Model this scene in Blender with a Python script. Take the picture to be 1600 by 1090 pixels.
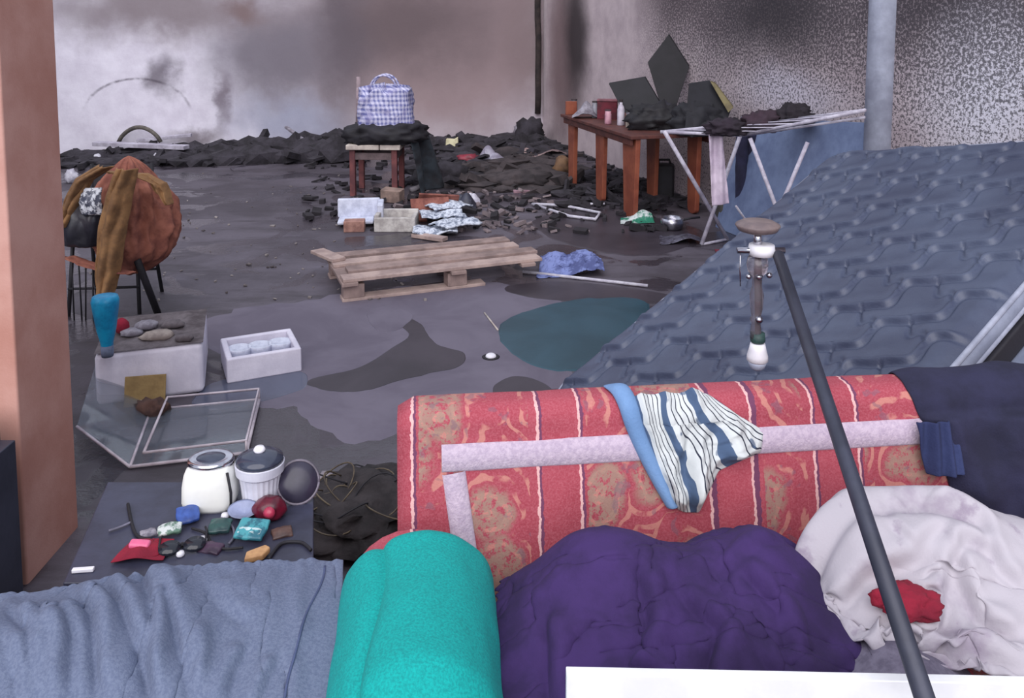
import bpy, bmesh, math, random
import numpy as np
from mathutils import Vector, Matrix, Euler, noise as mn

for o in list(bpy.data.objects): bpy.data.objects.remove(o)
sc = bpy.context.scene
COL = sc.collection
PI = math.pi

# ------------------------------------------------------------------ camera
F, CX, CY, EYE, PITCH = 1300.0, 800.0, 153.0, 1.7, math.radians(5)
cam_d = bpy.data.cameras.new('camera'); cam = bpy.data.objects.new('camera', cam_d); COL.objects.link(cam)
cam.location = (0, 0, EYE); cam.rotation_euler = (PI/2 - PITCH, 0, 0)
cam_d.sensor_width = 36; cam_d.lens = F/1600*36; cam_d.shift_y = -(545-CY)/1600; cam_d.clip_start = 0.05
sc.camera = cam

# ------------------------------------------------------------------ daylight
w = bpy.data.worlds.new('overcast_sky'); sc.world = w; w.use_nodes = True
bg = w.node_tree.nodes['Background']; bg.inputs[0].default_value = (0.80, 0.86, 1.0, 1); bg.inputs[1].default_value = 0.72
sun_d = bpy.data.lights.new('hazy_sun', 'SUN'); sun = bpy.data.objects.new('hazy_sun', sun_d); COL.objects.link(sun)
sun_d.energy = 2.1; sun_d.angle = math.radians(70); sun_d.color = (1.0, 0.95, 0.95)
sun.rotation_euler = (math.radians(52), 0, math.radians(-8))
sc.view_settings.view_transform = 'Standard'; sc.view_settings.look = 'None'
sc.view_settings.exposure = 0.45; sc.view_settings.gamma = 1.0; sc.view_settings.use_curve_mapping = False

# ------------------------------------------------------------------ helpers: survey points
CAM = Vector((0, 0, EYE))
FW = Vector((0, math.cos(PITCH), -math.sin(PITCH))); UP = Vector((0, math.sin(PITCH), math.cos(PITCH)))
def ray(x, y): return Vector((1, 0, 0))*((x-CX)/F) + FW + UP*((CY-y)/F)
def at(x, y, D):                       # point at distance D into the room
    r = ray(x, y); return CAM + r*(D/r.y)
def G(x, y, z=0.0):                    # point on the horizontal plane z
    r = ray(x, y); return CAM + r*((z-EYE)/r.z)
def onplane(x, y, p, n):
    r = ray(x, y); return CAM + r*((p-CAM).dot(n)/r.dot(n))

def lin(c):
    return tuple((v/255/12.92 if v/255 <= .04045 else ((v/255+.055)/1.055)**2.4) for v in c) + (1,)

# ------------------------------------------------------------------ helpers: materials
class NT:
    def __init__(s, m): s.t = m.node_tree; s.N = s.t.nodes; s.L = s.t.links
    def n(s, typ, **kw):
        nd = s.N.new(typ)
        for k, v in kw.items():
            if k == 'ins':
                for i, x in v.items():
                    if hasattr(x, 'is_output'): s.L.new(x, nd.inputs[i])
                    else: nd.inputs[i].default_value = x
            else: setattr(nd, k, v)
        return nd
    def math(s, op, a, b=0.0, c=0.0, clamp=False): return s.n('ShaderNodeMath', operation=op, use_clamp=clamp, ins={0: a, 1: b, 2: c}).outputs[0]
    def mix(s, fac, a, b, mode='MIX'):
        nd = s.n('ShaderNodeMix', data_type='RGBA', blend_type=mode, clamp_factor=True)
        for i, x in ((0, fac), (6, a), (7, b)):
            if hasattr(x, 'is_output'): s.L.new(x, nd.inputs[i])
            else: nd.inputs[i].default_value = x
        return nd.outputs[2]
    def noise(s, vec, scale, detail=4, rough=.6, dist=0):
        return s.n('ShaderNodeTexNoise', ins={'Vector': vec, 'Scale': scale, 'Detail': detail, 'Roughness': rough, 'Distortion': dist}).outputs['Fac']
    def mr(s, v, a, b, c=0.0, d=1.0): return s.n('ShaderNodeMapRange', interpolation_type='SMOOTHSTEP', ins={0: v, 1: a, 2: b, 3: c, 4: d}).outputs[0]
    def ramp(s, fac, stops, interp='CONSTANT'):
        r = s.n('ShaderNodeValToRGB', ins={0: fac}); cr = r.color_ramp; cr.interpolation = interp
        while len(cr.elements) < len(stops): cr.elements.new(0.5)
        for e, (p, c) in zip(cr.elements, stops): e.position = p; e.color = c
        return r.outputs[0]
def newmat(name):
    m = bpy.data.materials.new(name); m.use_nodes = True; t = NT(m)
    t.b = t.N['Principled BSDF']; t.tc = t.n('ShaderNodeTexCoord'); t.obj = t.tc.outputs['Object']; t.uv = t.tc.outputs['UV']
    return m, t
def setb(t, col=None, rough=None, bumph=None, bstr=.3, bdist=.01, **kw):
    for k, v in (('Base Color', col), ('Roughness', rough)):
        if v is None: continue
        if hasattr(v, 'is_output'): t.L.new(v, t.b.inputs[k])
        else: t.b.inputs[k].default_value = v
    if bumph is not None:
        b = t.n('ShaderNodeBump', ins={'Strength': bstr, 'Distance': bdist, 'Height': bumph}); t.L.new(b.outputs[0], t.b.inputs['Normal'])
    for k, v in kw.items(): t.b.inputs[k.replace('_', ' ')].default_value = v
MATS = {}
def M(name, c1, c2=None, scale=12, rough=.75, bump=.2, bscale=60, metallic=0, lo=.35, hi=.65, **kw):
    if name in MATS: return MATS[name]
    m, t = newmat(name)
    c2 = c2 or tuple(v*.72 for v in c1)
    f = t.mr(t.noise(t.obj, scale, 5, .65), lo, hi)
    setb(t, t.mix(f, lin(c1), lin(c2)), rough, t.noise(t.obj, bscale, 3) if bump else None, bump, .006, Metallic=metallic, **kw)
    MATS[name] = m; return m

# ------------------------------------------------------------------ helpers: geometry
class MB:
    def __init__(s): s.v = []; s.f = []; s.uv = None
    def add(s, vs, fs):
        k = len(s.v); s.v += [tuple(v) for v in vs]; s.f += [tuple(i+k for i in f) for f in fs]; return s
    def box(s, c, d, rot=None):
        R = (Euler(rot).to_matrix() if not isinstance(rot, Matrix) else rot) if rot is not None else Matrix.Identity(3)
        vs = [Vector(c) + R @ Vector((x*d[0]/2, y*d[1]/2, z*d[2]/2)) for x in (-1, 1) for y in (-1, 1) for z in (-1, 1)]
        return s.add(vs, [(0,1,3,2), (4,6,7,5), (0,4,5,1), (2,3,7,6), (0,2,6,4), (1,5,7,3)])
    def tube(s, pts, r, n=8, caps=True):
        pts = [Vector(p) for p in pts]; k = len(pts); rr = r if isinstance(r, (list, tuple)) else [r]*k
        rings = []; up = None
        for i, p in enumerate(pts):
            d = (pts[min(i+1, k-1)] - pts[max(i-1, 0)]).normalized()
            a = up if up is not None else (Vector((0,0,1)) if abs(d.z) < .9 else Vector((1,0,0)))
            x = (a - d*a.dot(d)).normalized(); y = d.cross(x); up = x
            rings.append([p + x*math.cos(2*PI*j/n)*rr[i] + y*math.sin(2*PI*j/n)*rr[i] for j in range(n)])
        vs = [v for q in rings for v in q]
        fs = [(i*n+j, i*n+(j+1) % n, (i+1)*n+(j+1) % n, (i+1)*n+j) for i in range(k-1) for j in range(n)]
        if caps: fs += [tuple(range(n-1, -1, -1)), tuple((k-1)*n+j for j in range(n))]
        return s.add(vs, fs)
    def lathe(s, prof, n=20, c=(0,0,0), R=None, squash=(1,1)):
        R = R or Matrix.Identity(3); c = Vector(c); vs = []; k = len(prof)
        for r, z in prof:
            for j in range(n):
                a = 2*PI*j/n; vs.append(c + R @ Vector((r*math.cos(a)*squash[0], r*math.sin(a)*squash[1], z)))
        fs = [(i*n+j, i*n+(j+1) % n, (i+1)*n+(j+1) % n, (i+1)*n+j) for i in range(k-1) for j in range(n)]
        fs += [tuple(range(n-1, -1, -1)), tuple((k-1)*n+j for j in range(n))]
        return s.add(vs, fs)
    def prism(s, pts, ext):                       # polygon extruded by vector
        pts = [Vector(p) for p in pts]; e = Vector(ext); n = len(pts)
        return s.add(pts + [p+e for p in pts], [tuple(range(n-1, -1, -1)), tuple(range(n, 2*n))] + [(i, (i+1) % n, n+(i+1) % n, n+i) for i in range(n)])
    def lump(s, c, r, amp=.25, seed=0, sub=3, freq=1.6, ridge=0.0, flat=True):
        bm = bmesh.new(); bmesh.ops.create_icosphere(bm, subdivisions=sub, radius=1)
        off = Vector((seed*3.7, seed*1.3, seed*7.1))
        vs = []
        for v in bm.verts:
            p = v.co.copy(); k = 1 + amp*(mn.fractal(p*freq+off, 1.0, 2.0, 4))
            if ridge: k += ridge*(abs(mn.noise(p*freq*2.2+off*2))-.25)
            q = p*k
            if flat and q.z < -.55: q.z = -.55 + (q.z+.55)*.12
            vs.append(Vector(c) + Vector((q.x*r[0], q.y*r[1], q.z*r[2])))
        fs = [tuple(v.index for v in f.verts) for f in bm.faces]; bm.free()
        return s.add(vs, fs)
    def build(s, name, mat, parent=None, smooth=False, bevel=0, loc=(0,0,0), rot=(0,0,0)):
        me = bpy.data.meshes.new(name); me.from_pydata(s.v, [], s.f); me.update()
        bm = bmesh.new(); bm.from_mesh(me); bmesh.ops.recalc_face_normals(bm, faces=bm.faces); bm.to_mesh(me); bm.free()
        if s.uv is not None:
            ul = me.uv_layers.new(name='UVMap')
            for l in me.loops: ul.data[l.index].uv = s.uv[l.vertex_index]
        me.materials.append(mat); o = bpy.data.objects.new(name, me); COL.objects.link(o)
        o.location = loc; o.rotation_euler = rot; o.parent = parent
        if smooth: me.polygons.foreach_set('use_smooth', [True]*len(me.polygons))
        if bevel:
            b = o.modifiers.new('bevel', 'BEVEL'); b.width = bevel; b.segments = 2; b.limit_method = 'ANGLE'; b.angle_limit = math.radians(40)
            if not smooth:
                me.polygons.foreach_set('use_smooth', [True]*len(me.polygons))
                o.modifiers.new('wn', 'WEIGHTED_NORMAL')
        return o
def tag(o, label, cat, group=None, kind=None):
    o['label'] = label; o['category'] = cat
    if group: o['group'] = group
    if kind: o['kind'] = kind
    return o
def struct(o, label=None):
    o['kind'] = 'structure'
    if label: o['label'] = label
    return o
def thing(name, label, cat, loc=(0,0,0), rz=0, group=None):
    o = bpy.data.objects.new(name, None); COL.objects.link(o); o.location = loc; o.rotation_euler = (0, 0, rz)
    o.empty_display_size = .05
    return tag(o, label, cat, group)
def solo(mb, name, mat, label, cat, group=None, **kw):     # one-mesh thing, origin at the middle of its base
    a = np.array(mb.v); c = Vector(((a[:,0].min()+a[:,0].max())/2, (a[:,1].min()+a[:,1].max())/2, a[:,2].min()))
    mb.v = [tuple(Vector(v)-c) for v in mb.v]
    return tag(mb.build(name, mat, loc=c, **kw), label, cat, group)
def part(mb, name, mat, root, **kw):                       # world coordinates -> part of a root that has no rotation
    mb.v = [tuple(Vector(v)-root.location) for v in mb.v]
    return mb.build(name, mat, root, **kw)
def thicken(o, t=.004, sub=1, off=-1):
    s = o.modifiers.new('solid', 'SOLIDIFY'); s.thickness = t; s.offset = off
    if sub: u = o.modifiers.new('sub', 'SUBSURF'); u.levels = sub; u.render_levels = sub
def gridmb(P):                                             # (n, m, 3) -> MB with uv
    n, m, _ = P.shape; mb = MB(); mb.v = [tuple(p) for p in P.reshape(-1, 3)]
    mb.f = [(i*m+j, (i+1)*m+j, (i+1)*m+j+1, i*m+j+1) for i in range(n-1) for j in range(m-1)]
    mb.uv = [(i/(n-1), j/(m-1)) for i in range(n) for j in range(m)]
    return mb
def nz(x, y, z=0.0): return mn.noise(Vector((x, y, z)))
def fr(x, y, z=0.0, o=4): return mn.fractal(Vector((x, y, z)), 1.0, 2.0, o)

def cloth_sim(P, comp=(1.2, 1.2), hf=None, steps=110, iters=6, seed=0, th=.006, bend=.03, fric=.55, jit=.02, pin=True, skip=2):
    """settle a cloth grid under gravity on the height field hf(x, y)"""
    rng = np.random.default_rng(seed); n, m, _ = P.shape
    P = P.astype(float).copy()
    rx = np.linalg.norm(P[1:]-P[:-1], axis=2).mean()*comp[0]; ry = np.linalg.norm(P[:,1:]-P[:,:-1], axis=2).mean()*comp[1]
    k = np.array([[fr(i*.16+seed, j*.16, seed*2.1) for j in range(m)] for i in range(n)])
    P[..., 2] += jit*k*2 + rng.normal(0, jit*.15, (n, m)); P[..., 2] -= min(0, (jit*k*2).min())
    P00 = P.copy(); V = np.zeros_like(P); dt = .02; rd = math.hypot(rx, ry)
    def con(a, b, L, st):
        d = b-a; l = np.linalg.norm(d, axis=-1, keepdims=True)+1e-9; q = d*(.5*st*(l-L)/l); a += q; b -= q
    for s in range(steps):
        O = P.copy(); V[..., 2] -= 9.8*dt; V *= .965; P = P + V*dt
        for it in range(iters):
            for k0 in (0, 1):
                a = P[k0:-1:2]; b = P[k0+1::2]; q = min(len(a), len(b)); con(a[:q], b[:q], rx, 1)
                a = P[:, k0:-1:2]; b = P[:, k0+1::2]; q = min(a.shape[1], b.shape[1]); con(a[:, :q], b[:, :q], ry, 1)
            con(P[:-1, :-1], P[1:, 1:], rd, .25); con(P[1:, :-1], P[:-1, 1:], rd, .25)
            con(P[:-skip], P[skip:], skip*rx, bend); con(P[:, :-skip], P[:, skip:], skip*ry, bend)
            if pin:
                for sl_ in (np.s_[0], np.s_[-1], np.s_[:, 0], np.s_[:, -1]): P[sl_][..., :2] = P00[sl_][..., :2]
            h = hf(P[..., 0], P[..., 1]) + th
            pen = P[..., 2] < h
            P[..., 2] = np.where(pen, h, P[..., 2])
        for ax in (0, 1): P[..., ax] = np.where(pen, O[..., ax]*fric + P[..., ax]*(1-fric), P[..., ax])
        V = np.clip((P-O)/dt, -3, 3)
    return P
def smoothgrid(P, k=1):
    for _ in range(k):
        Q = P.copy(); Q[1:-1, 1:-1] = .5*P[1:-1, 1:-1] + .125*(P[:-2, 1:-1]+P[2:, 1:-1]+P[1:-1, :-2]+P[1:-1, 2:]); P = Q
    return P
def folds(P, amp, freq, ang=0, stretch=3.0, warp=.6, seed=0, power=1.6, base=.0):
    """add long cloth folds to a grid, pushed out along its normals"""
    n, m, _ = P.shape; T1 = np.gradient(P, axis=0); T2 = np.gradient(P, axis=1); N = np.cross(T1, T2)
    N /= np.linalg.norm(N, axis=2, keepdims=True)+1e-9; N *= np.where(N[..., 2:3] < 0, -1, 1)
    ca, sa = math.cos(ang), math.sin(ang); Q = P.copy()
    for i in range(n):
        for j in range(m):
            x, y = P[i, j, 0], P[i, j, 1]
            x += warp*.15*fr(x*2.2+seed, y*2.2); y += warp*.15*fr(x*2.2, y*2.2+seed+9)
            a = (x*ca+y*sa)*freq/stretch; b = (-x*sa+y*ca)*freq
            r = max(0, 1-2.2*abs(nz(a+seed, b, seed*.7)))**power
            Q[i, j] += N[i, j]*amp*(r + base)
    return Q
def creases(P, lines, z0, amp=.014, width=.016):
    """sharp folds along given lines of a cloth; each line is [(px, py), ...] or (points, amp, width)"""
    N = np.cross(np.gradient(P, axis=0), np.gradient(P, axis=1)); N /= np.linalg.norm(N, axis=2, keepdims=True)+1e-9
    N *= np.where(N[..., 2:3] < 0, -1, 1); D = np.zeros(P.shape[:2])
    for ln in lines:
        a_, w_ = amp, width
        if isinstance(ln, tuple): ln, a_, w_ = ln
        pts = [np.array(G(x, y, z0))[:2] for x, y in ln]; best = np.full(P.shape[:2], 9.0); sg = np.zeros(P.shape[:2]); tt = np.zeros(P.shape[:2]); n_ = len(pts)-1
        for i in range(n_):
            a, b = pts[i], pts[i+1]; d = b-a; L = np.hypot(*d)+1e-9; q = P[..., :2]-a
            t_ = np.clip((q @ d)/L**2, 0, 1); e = q - t_[..., None]*d; l = np.hypot(e[..., 0], e[..., 1]); c = (d[0]*q[..., 1]-d[1]*q[..., 0])/L
            m_ = l < best; best = np.where(m_, l, best); sg = np.where(m_, np.sign(c), sg); tt = np.where(m_, (i+t_)/n_, tt)
        x = best*sg/w_; fade = np.clip(np.minimum(tt, 1-tt)*6+.15, 0, 1)
        D += a_*fade*(np.exp(-((x-.9)/.9)**2) - .85*np.exp(-((x+.45)/.5)**2) + .35*np.exp(-((x-2.2)/1.6)**2))
    return P + N*D[..., None]
def quadgrid(c00, c10, c11, c01, n, m):
    c = [np.array(x, float) for x in (c00, c10, c11, c01)]
    u = np.linspace(0, 1, n)[:, None, None]; v = np.linspace(0, 1, m)[None, :, None]
    return c[0]*(1-u)*(1-v) + c[1]*u*(1-v) + c[2]*u*v + c[3]*(1-u)*v

# ================================================================== THE SETTING
YAW = math.atan2(.267, .964)
UB = Vector((math.cos(YAW), math.sin(YAW), 0)); UR = Vector((math.sin(YAW), -math.cos(YAW), 0))   # along back wall / along right wall
CORNER = Vector((.47, 12.74, 0)); WH = 4.2

def wb(px, py):      # pixel -> (x along back wall, z)
    p = onplane(px, py, CORNER, UR); return ((p-CORNER).dot(UB), p.z)
def wr(px, py):      # pixel -> (x along right wall, z)
    p = onplane(px, py, CORNER, UB); return ((p-CORNER).dot(UR), p.z)

def wall_material(name, base, spots, warp=.5, speck=None, top=None):
    """sooty plaster: base colour with stains of given place, size and colour in the wall's own (x, z)"""
    m, t = newmat(name)
    nv = t.n('ShaderNodeTexNoise', ins={'Vector': t.obj, 'Scale': 1.3, 'Detail': 5, 'Roughness': .6}).outputs['Color']
    nv = t.n('ShaderNodeVectorMath', operation='SUBTRACT', ins={0: nv, 1: (.5, .5, .5)}).outputs[0]
    nv = t.n('ShaderNodeVectorMath', operation='SCALE', ins={0: nv, 'Scale': warp}).outputs[0]
    P = t.n('ShaderNodeVectorMath', operation='ADD', ins={0: t.obj, 1: nv}).outputs[0]
    fine = t.noise(t.obj, 3.2, 6, .65)
    col = t.mix(t.mr(fine, .3, .75), lin(base[0]), lin(base[1]))
    if top:
        z = t.n('ShaderNodeSeparateXYZ', ins={0: P}).outputs[2]
        col = t.mix(t.mr(z, top[0], top[1], 0, top[3]), col, lin(top[2]))
    for s in spots:
        x, z, rx, rz, c, st, soft = s[:7]
        d = t.n('ShaderNodeVectorMath', operation='SUBTRACT', ins={0: P if len(s) < 8 else t.obj, 1: (x, 0, z)}).outputs[0]
        d = t.n('ShaderNodeVectorMath', operation='MULTIPLY', ins={0: d, 1: (1/rx, 0, 1/rz)}).outputs[0]
        l = t.n('ShaderNodeVectorMath', operation='LENGTH', ins={0: d}).outputs['Value']
        if len(s) >= 8:                                   # ring-shaped tide line
            e = t.math('ABSOLUTE', t.math('SUBTRACT', l, 1.0)); f = t.mr(e, 0, s[7], st, 0)
            sz = t.n('ShaderNodeSeparateXYZ', ins={0: d}).outputs[2]; f = t.math('MULTIPLY', f, t.mr(sz, .15, .5))
            f = t.math('MULTIPLY', f, t.mr(fine, .35, .6))
        else: f = t.mr(l, 1-soft, 1+soft*.4, st, 0)
        col = t.mix(f, col, lin(c))
    if speck:
        sp = t.noise(t.obj, speck[0], 3, .8); big = t.noise(P, 1.1, 4, .6)
        z = t.n('ShaderNodeSeparateXYZ', ins={0: P}).outputs[2]; x = t.n('ShaderNodeSeparateXYZ', ins={0: P}).outputs[0]
        thr = t.math('ADD', t.mr(z, speck[1], speck[2], .57, .44), t.math('MULTIPLY', big, -.06))
        f = t.math('MULTIPLY', t.mr(t.math('SUBTRACT', sp, thr), -.02, .05), t.mr(x, speck[3], speck[3]+1.2))
        col = t.mix(t.math('MULTIPLY', f, .8), col, lin((44, 40, 48)))
    setb(t, col, .9, t.noise(t.obj, 18, 6, .7), .2, .02)
    return m

def sp(fn, px, py, wpx, hpx, c, st, soft=.8, ring=None):
    x, z = fn(px, py); x2, _ = fn(px+wpx, py); _, z2 = fn(px, py-hpx)
    r = (x, z, abs(x2-x), abs(z2-z), c, st, soft)
    return r + (ring,) if ring else r
SOOT = (62, 54, 60)
m_back = wall_material('sooty_plaster_back', ((236, 232, 244), (214, 208, 222)), [
    sp(wb, 690, 60, 260, 230, (150, 130, 132), .95, .6),
    sp(wb, 640, 30, 190, 110, (92, 80, 84), .85, .9),
    sp(wb, 430, 90, 130, 110, (112, 106, 116), .9, .8),
    sp(wb, 460, 190, 110, 45, (150, 156, 180), .7, .8),
    sp(wb, 540, 60, 55, 160, (92, 84, 92), .75, .9),
    sp(wb, 250, 15, 230, 60, (126, 114, 118), .9, .8),
    sp(wb, 255, 115, 22, 38, (96, 88, 98), .8, .9),
    sp(wb, 349, 165, 16, 45, (98, 84, 96), .75, .9),
    sp(wb, 310, 212, 45, 15, (110, 98, 104), .8, .9),
    sp(wb, 385, 20, 40, 30, (110, 82, 76), .6, .9),
    sp(wb, 820, 40, 40, 160, (128, 112, 114), .6, .9),
    sp(wb, 215, 185, 85, 62, (92, 84, 96), .85, .5, .05),
], warp=.9, top=(2.0, 3.2, (96, 86, 90), .6))
m_right = wall_material('sooty_plaster_right', ((196, 182, 186), (170, 156, 162)), [
    sp(wr, 880, 90, 30, 170, (112, 92, 94), .9, .7),
    sp(wr, 900, 60, 24, 120, (48, 40, 44), .95, .7),
    sp(wr, 1200, 20, 150, 95, (52, 45, 50), .9, .9),
    sp(wr, 1060, 0, 90, 70, (120, 104, 108), .7, .9),
    sp(wr, 1230, 150, 100, 45, (205, 200, 214), .8, .9),
    sp(wr, 1480, 0, 200, 110, (70, 62, 70), .7, .9),
    sp(wr, 1560, 150, 170, 150, (232, 230, 242), .9, .9),
], warp=.45, speck=(48, .6, 2.3, 3.2))
m_plain = wall_material('sooty_plaster_plain', ((206, 200, 210), (176, 168, 178)), [], top=(1.8, 3.2, (96, 86, 90), .7))

def wallbox(name, p, d, length, mat, side):
    """wall of 0.2 m whose inner face runs from p along d"""
    mb = MB(); ang = math.atan2(d.y, d.x); mb.box((length/2, side*.1, WH/2-.05), (length, .2, WH+.1))
    return struct(mb.build(name, mat, loc=(p.x, p.y, 0), rot=(0, 0, ang)))
# inner faces carry the wall's own coordinates (x along the wall from the corner, z up)
mb = MB(); mb.box((-4.6, .1, WH/2-.05), (9.2, .2, WH+.1)); struct(mb.build('wall_back', m_back, loc=CORNER, rot=(0, 0, YAW)), 'soot-stained plaster back wall')
mb = MB(); mb.box((6.8, .1, WH/2-.05), (14.0, .2, WH+.1)); struct(mb.build('wall_right', m_right, loc=CORNER, rot=(0, 0, math.atan2(UR.y, UR.x))), 'soot-speckled plaster wall on the right')
LC = CORNER - UB*9.2
mb = MB(); mb.box((5.0, -.1, WH/2-.05), (10.2, .2, WH+.1)); struct(mb.build('wall_left', m_plain, loc=LC, rot=(0, 0, math.atan2(UR.y, UR.x))), 'plaster side wall behind the brown door jamb')

# floor: trodden, partly wet, sooty concrete
m, t = newmat('sooty_concrete')
st = t.n('ShaderNodeMapping', ins={'Vector': t.obj, 'Rotation': (0, 0, -YAW), 'Scale': (.45, 1.8, 1)}).outputs[0]
n1 = t.noise(t.obj, .8, 6, .6, .4); n2 = t.noise(st, 2.6, 6, .7); n3 = t.noise(t.obj, 22, 4, .7); n4 = t.noise(t.obj, 1.9, 3, .5, 1.0)
yy = t.n('ShaderNodeSeparateXYZ', ins={0: t.obj}).outputs[1]
col = t.mix(t.mr(n1, .38, .62), lin((92, 86, 96)), lin((66, 60, 68)))
col = t.mix(t.mr(n2, .45, .72, 0, .75), col, lin((50, 44, 48)))
col = t.mix(t.mr(n2, .28, .42, .5, 0), col, lin((112, 106, 120)))
col = t.mix(t.mr(n3, .55, .75, 0, .35), col, lin((42, 38, 42)))
wet = t.mr(n4, .50, .56)
col = t.mix(t.math('MULTIPLY', wet, .6), col, lin((44, 40, 46)))
setb(t, col, t.mr(wet, 0, 1, .62, .22), t.math('ADD', n3, t.math('MULTIPLY', n2, .6)), .25, .012)
mb = MB(); mb.box((-2, 5.2, -.05), (18, 22, .1)); struct(mb.build('floor', m), 'wet soot-blackened concrete floor')

# brown jamb of the big doorway on the left
m, t = newmat('brown_jamb_paint')
n = t.noise(t.obj, 3, 5, .6); g = t.noise(t.obj, 160, 2, .5)
setb(t, t.mix(t.mr(n, .3, .7), lin((206, 158, 146)), lin((184, 130, 116))), .7, g, .15, .004)
j0 = at(86, 40, 2.70)
mb = MB(); mb.box((j0.x-.45, 2.40+.15, 2.0), (.9, .30, 4.4)); struct(mb.build('wall_front', m, bevel=.008), 'brown painted door jamb')

# column and pipe on the right wall
m_pipe = M('pale_pipe_paint', (186, 192, 210), (150, 154, 172), 3, .6)
p = onplane(1378, 200, CORNER, UB); p = p - UB*.02
mb = MB(); mb.lathe([(.095, 0), (.095, 4.1)], 20)
o = struct(mb.build('trim_1', m_pipe, loc=(p.x, p.y, 0), smooth=False), 'pale round column on the right wall')
for pl in o.data.polygons: pl.use_smooth = len(pl.vertices) == 4
p = onplane(846, 150, CORNER, UR) - UR*.0
mb = MB(); rnd = random.Random(3)
mb.tube([(rnd.uniform(-.012, .012), 0, z) for z in np.linspace(.35, 4.1, 14)], .045, 8)
struct(mb.build('trim_2', M('charred_pipe', (58, 48, 46), (34, 28, 30), 8, .9), loc=(CORNER.x-.07, CORNER.y-.07, 0), smooth=True), 'charred pipe in the wall corner')

def inside(p, m_):                     # keep a point clear of the walls
    p = Vector(p); d = (p-CORNER).dot(UB); p = p - UB*max(0, d+m_); e = (p-CORNER).dot(UR); return p + UR*max(0, m_-e)
# ------------------------------------------------------------------ wet patches
def puddle(name, pts, mat, label, seed=0, z=.002, amp=.06):
    w0 = [G(x, y) for x, y in pts]; c = sum(w0, Vector())/len(w0); ring = []
    n = len(w0)
    for i in range(n):
        for k in range(8):
            u = k/8; a, b, d, e = w0[i-1], w0[i], w0[(i+1) % n], w0[(i+2) % n]
            q = .5*((2*b) + (d-a)*u + (2*a-5*b+4*d-e)*u*u + (3*b-a-3*d+e)*u**3)
            r = (q-c); q = c + r*(1 + amp*fr(q.x*6+seed, q.y*6)); ring.append(q - c)
    mb = MB(); N = len(ring)
    mb.add([(r.x, r.y, 0) for r in ring] + [(r.x*.97, r.y*.97, z) for r in ring], [(i, (i+1) % N, N+(i+1) % N, N+i) for i in range(N)] + [tuple(range(N, 2*N))])
    return tag(mb.build(name, mat, loc=(c.x, c.y, 0.0)), label, 'puddle', None)
def wetmat(name, c1, c2, rough=.25, spec=.5):
    m, t = newmat(name); setb(t, t.mix(t.mr(t.noise(t.obj, 2.2, 5, .6, .5), .35, .65), lin(c1), lin(c2)), rough, t.noise(t.obj, 40, 3), .06, .004); t.b.inputs['Specular IOR Level'].default_value = spec; return m
m_wet = wetmat('dark_wet_concrete', (66, 60, 68), (52, 47, 54), .4, .35)
m_dry = wetmat('dry_concrete_patch', (112, 106, 120), (98, 92, 106), .7, .3)
m_teal = wetmat('teal_water', (44, 78, 92), (34, 66, 78), .3, .35)
puddle('dry_patch', [(330, 500), (480, 470), (640, 450), (760, 440), (880, 470), (900, 560), (860, 620), (700, 660), (540, 690), (470, 640), (400, 620)], m_dry, 'large pale dry patch in the middle of the concrete floor', 1, .0015, .1)['category'] = 'floor patch'
puddle('puddle', [(600, 490), (650, 500), (680, 535), (725, 552), (710, 575), (640, 592), (560, 612), (500, 610), (480, 595), (560, 575), (610, 545), (640, 520)], m_wet, 'dark winding wet stain between the pallet and the sofa', 2, .003, .05)
puddle('puddle', [(575, 488), (605, 478), (645, 492), (630, 512), (600, 520), (580, 508)], m_dry, 'small pale island beside the dark winding stain', 5, .004, .06)['category'] = 'floor patch'
puddle('puddle', [(790, 500), (850, 478), (930, 465), (1010, 470), (1000, 520), (930, 570), (870, 582), (810, 560), (780, 530)], m_teal, 'teal green puddle of water next to the grey mattress', 3, .004, .04)
puddle('puddle', [(790, 447), (880, 440), (1000, 452), (1080, 470), (1000, 475), (880, 470), (810, 462)], m_wet, 'thin dark wet streak below the white stick', 4, .003, .05)
puddle('puddle', [(770, 605), (800, 588), (840, 594), (865, 615), (830, 640), (780, 630)], m_wet, 'dark wet spot just behind the red sofa', 6, .003, .05)
puddle('puddle', [(840, 340), (940, 330), (1040, 345), (1080, 380), (1000, 400), (900, 385), (850, 365)], m_wet, 'dark wet patch in front of the orange table', 7, .003, .08)
puddle('puddle', [(330, 600), (400, 585), (470, 580), (480, 605), (420, 625), (350, 640), (300, 630)], wetmat('shiny_water', (86, 92, 112), (66, 70, 88), .12, .6), 'shiny pale puddle in front of the open foam tray', 8, .003, .06)

# ================================================================== SOFA
TOPL = Vector((-.27, 1.875, .85)); SA = math.atan2(.14, 1.34)
SX = Vector((math.cos(SA), math.sin(SA), 0)); SY = Vector((-math.sin(SA), math.cos(SA), 0))
SW = 1.62                                            # width of the backrest
def sl(x, y, z): return TOPL*1 + SX*x + SY*y + Vector((0, 0, z-.85))
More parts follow.
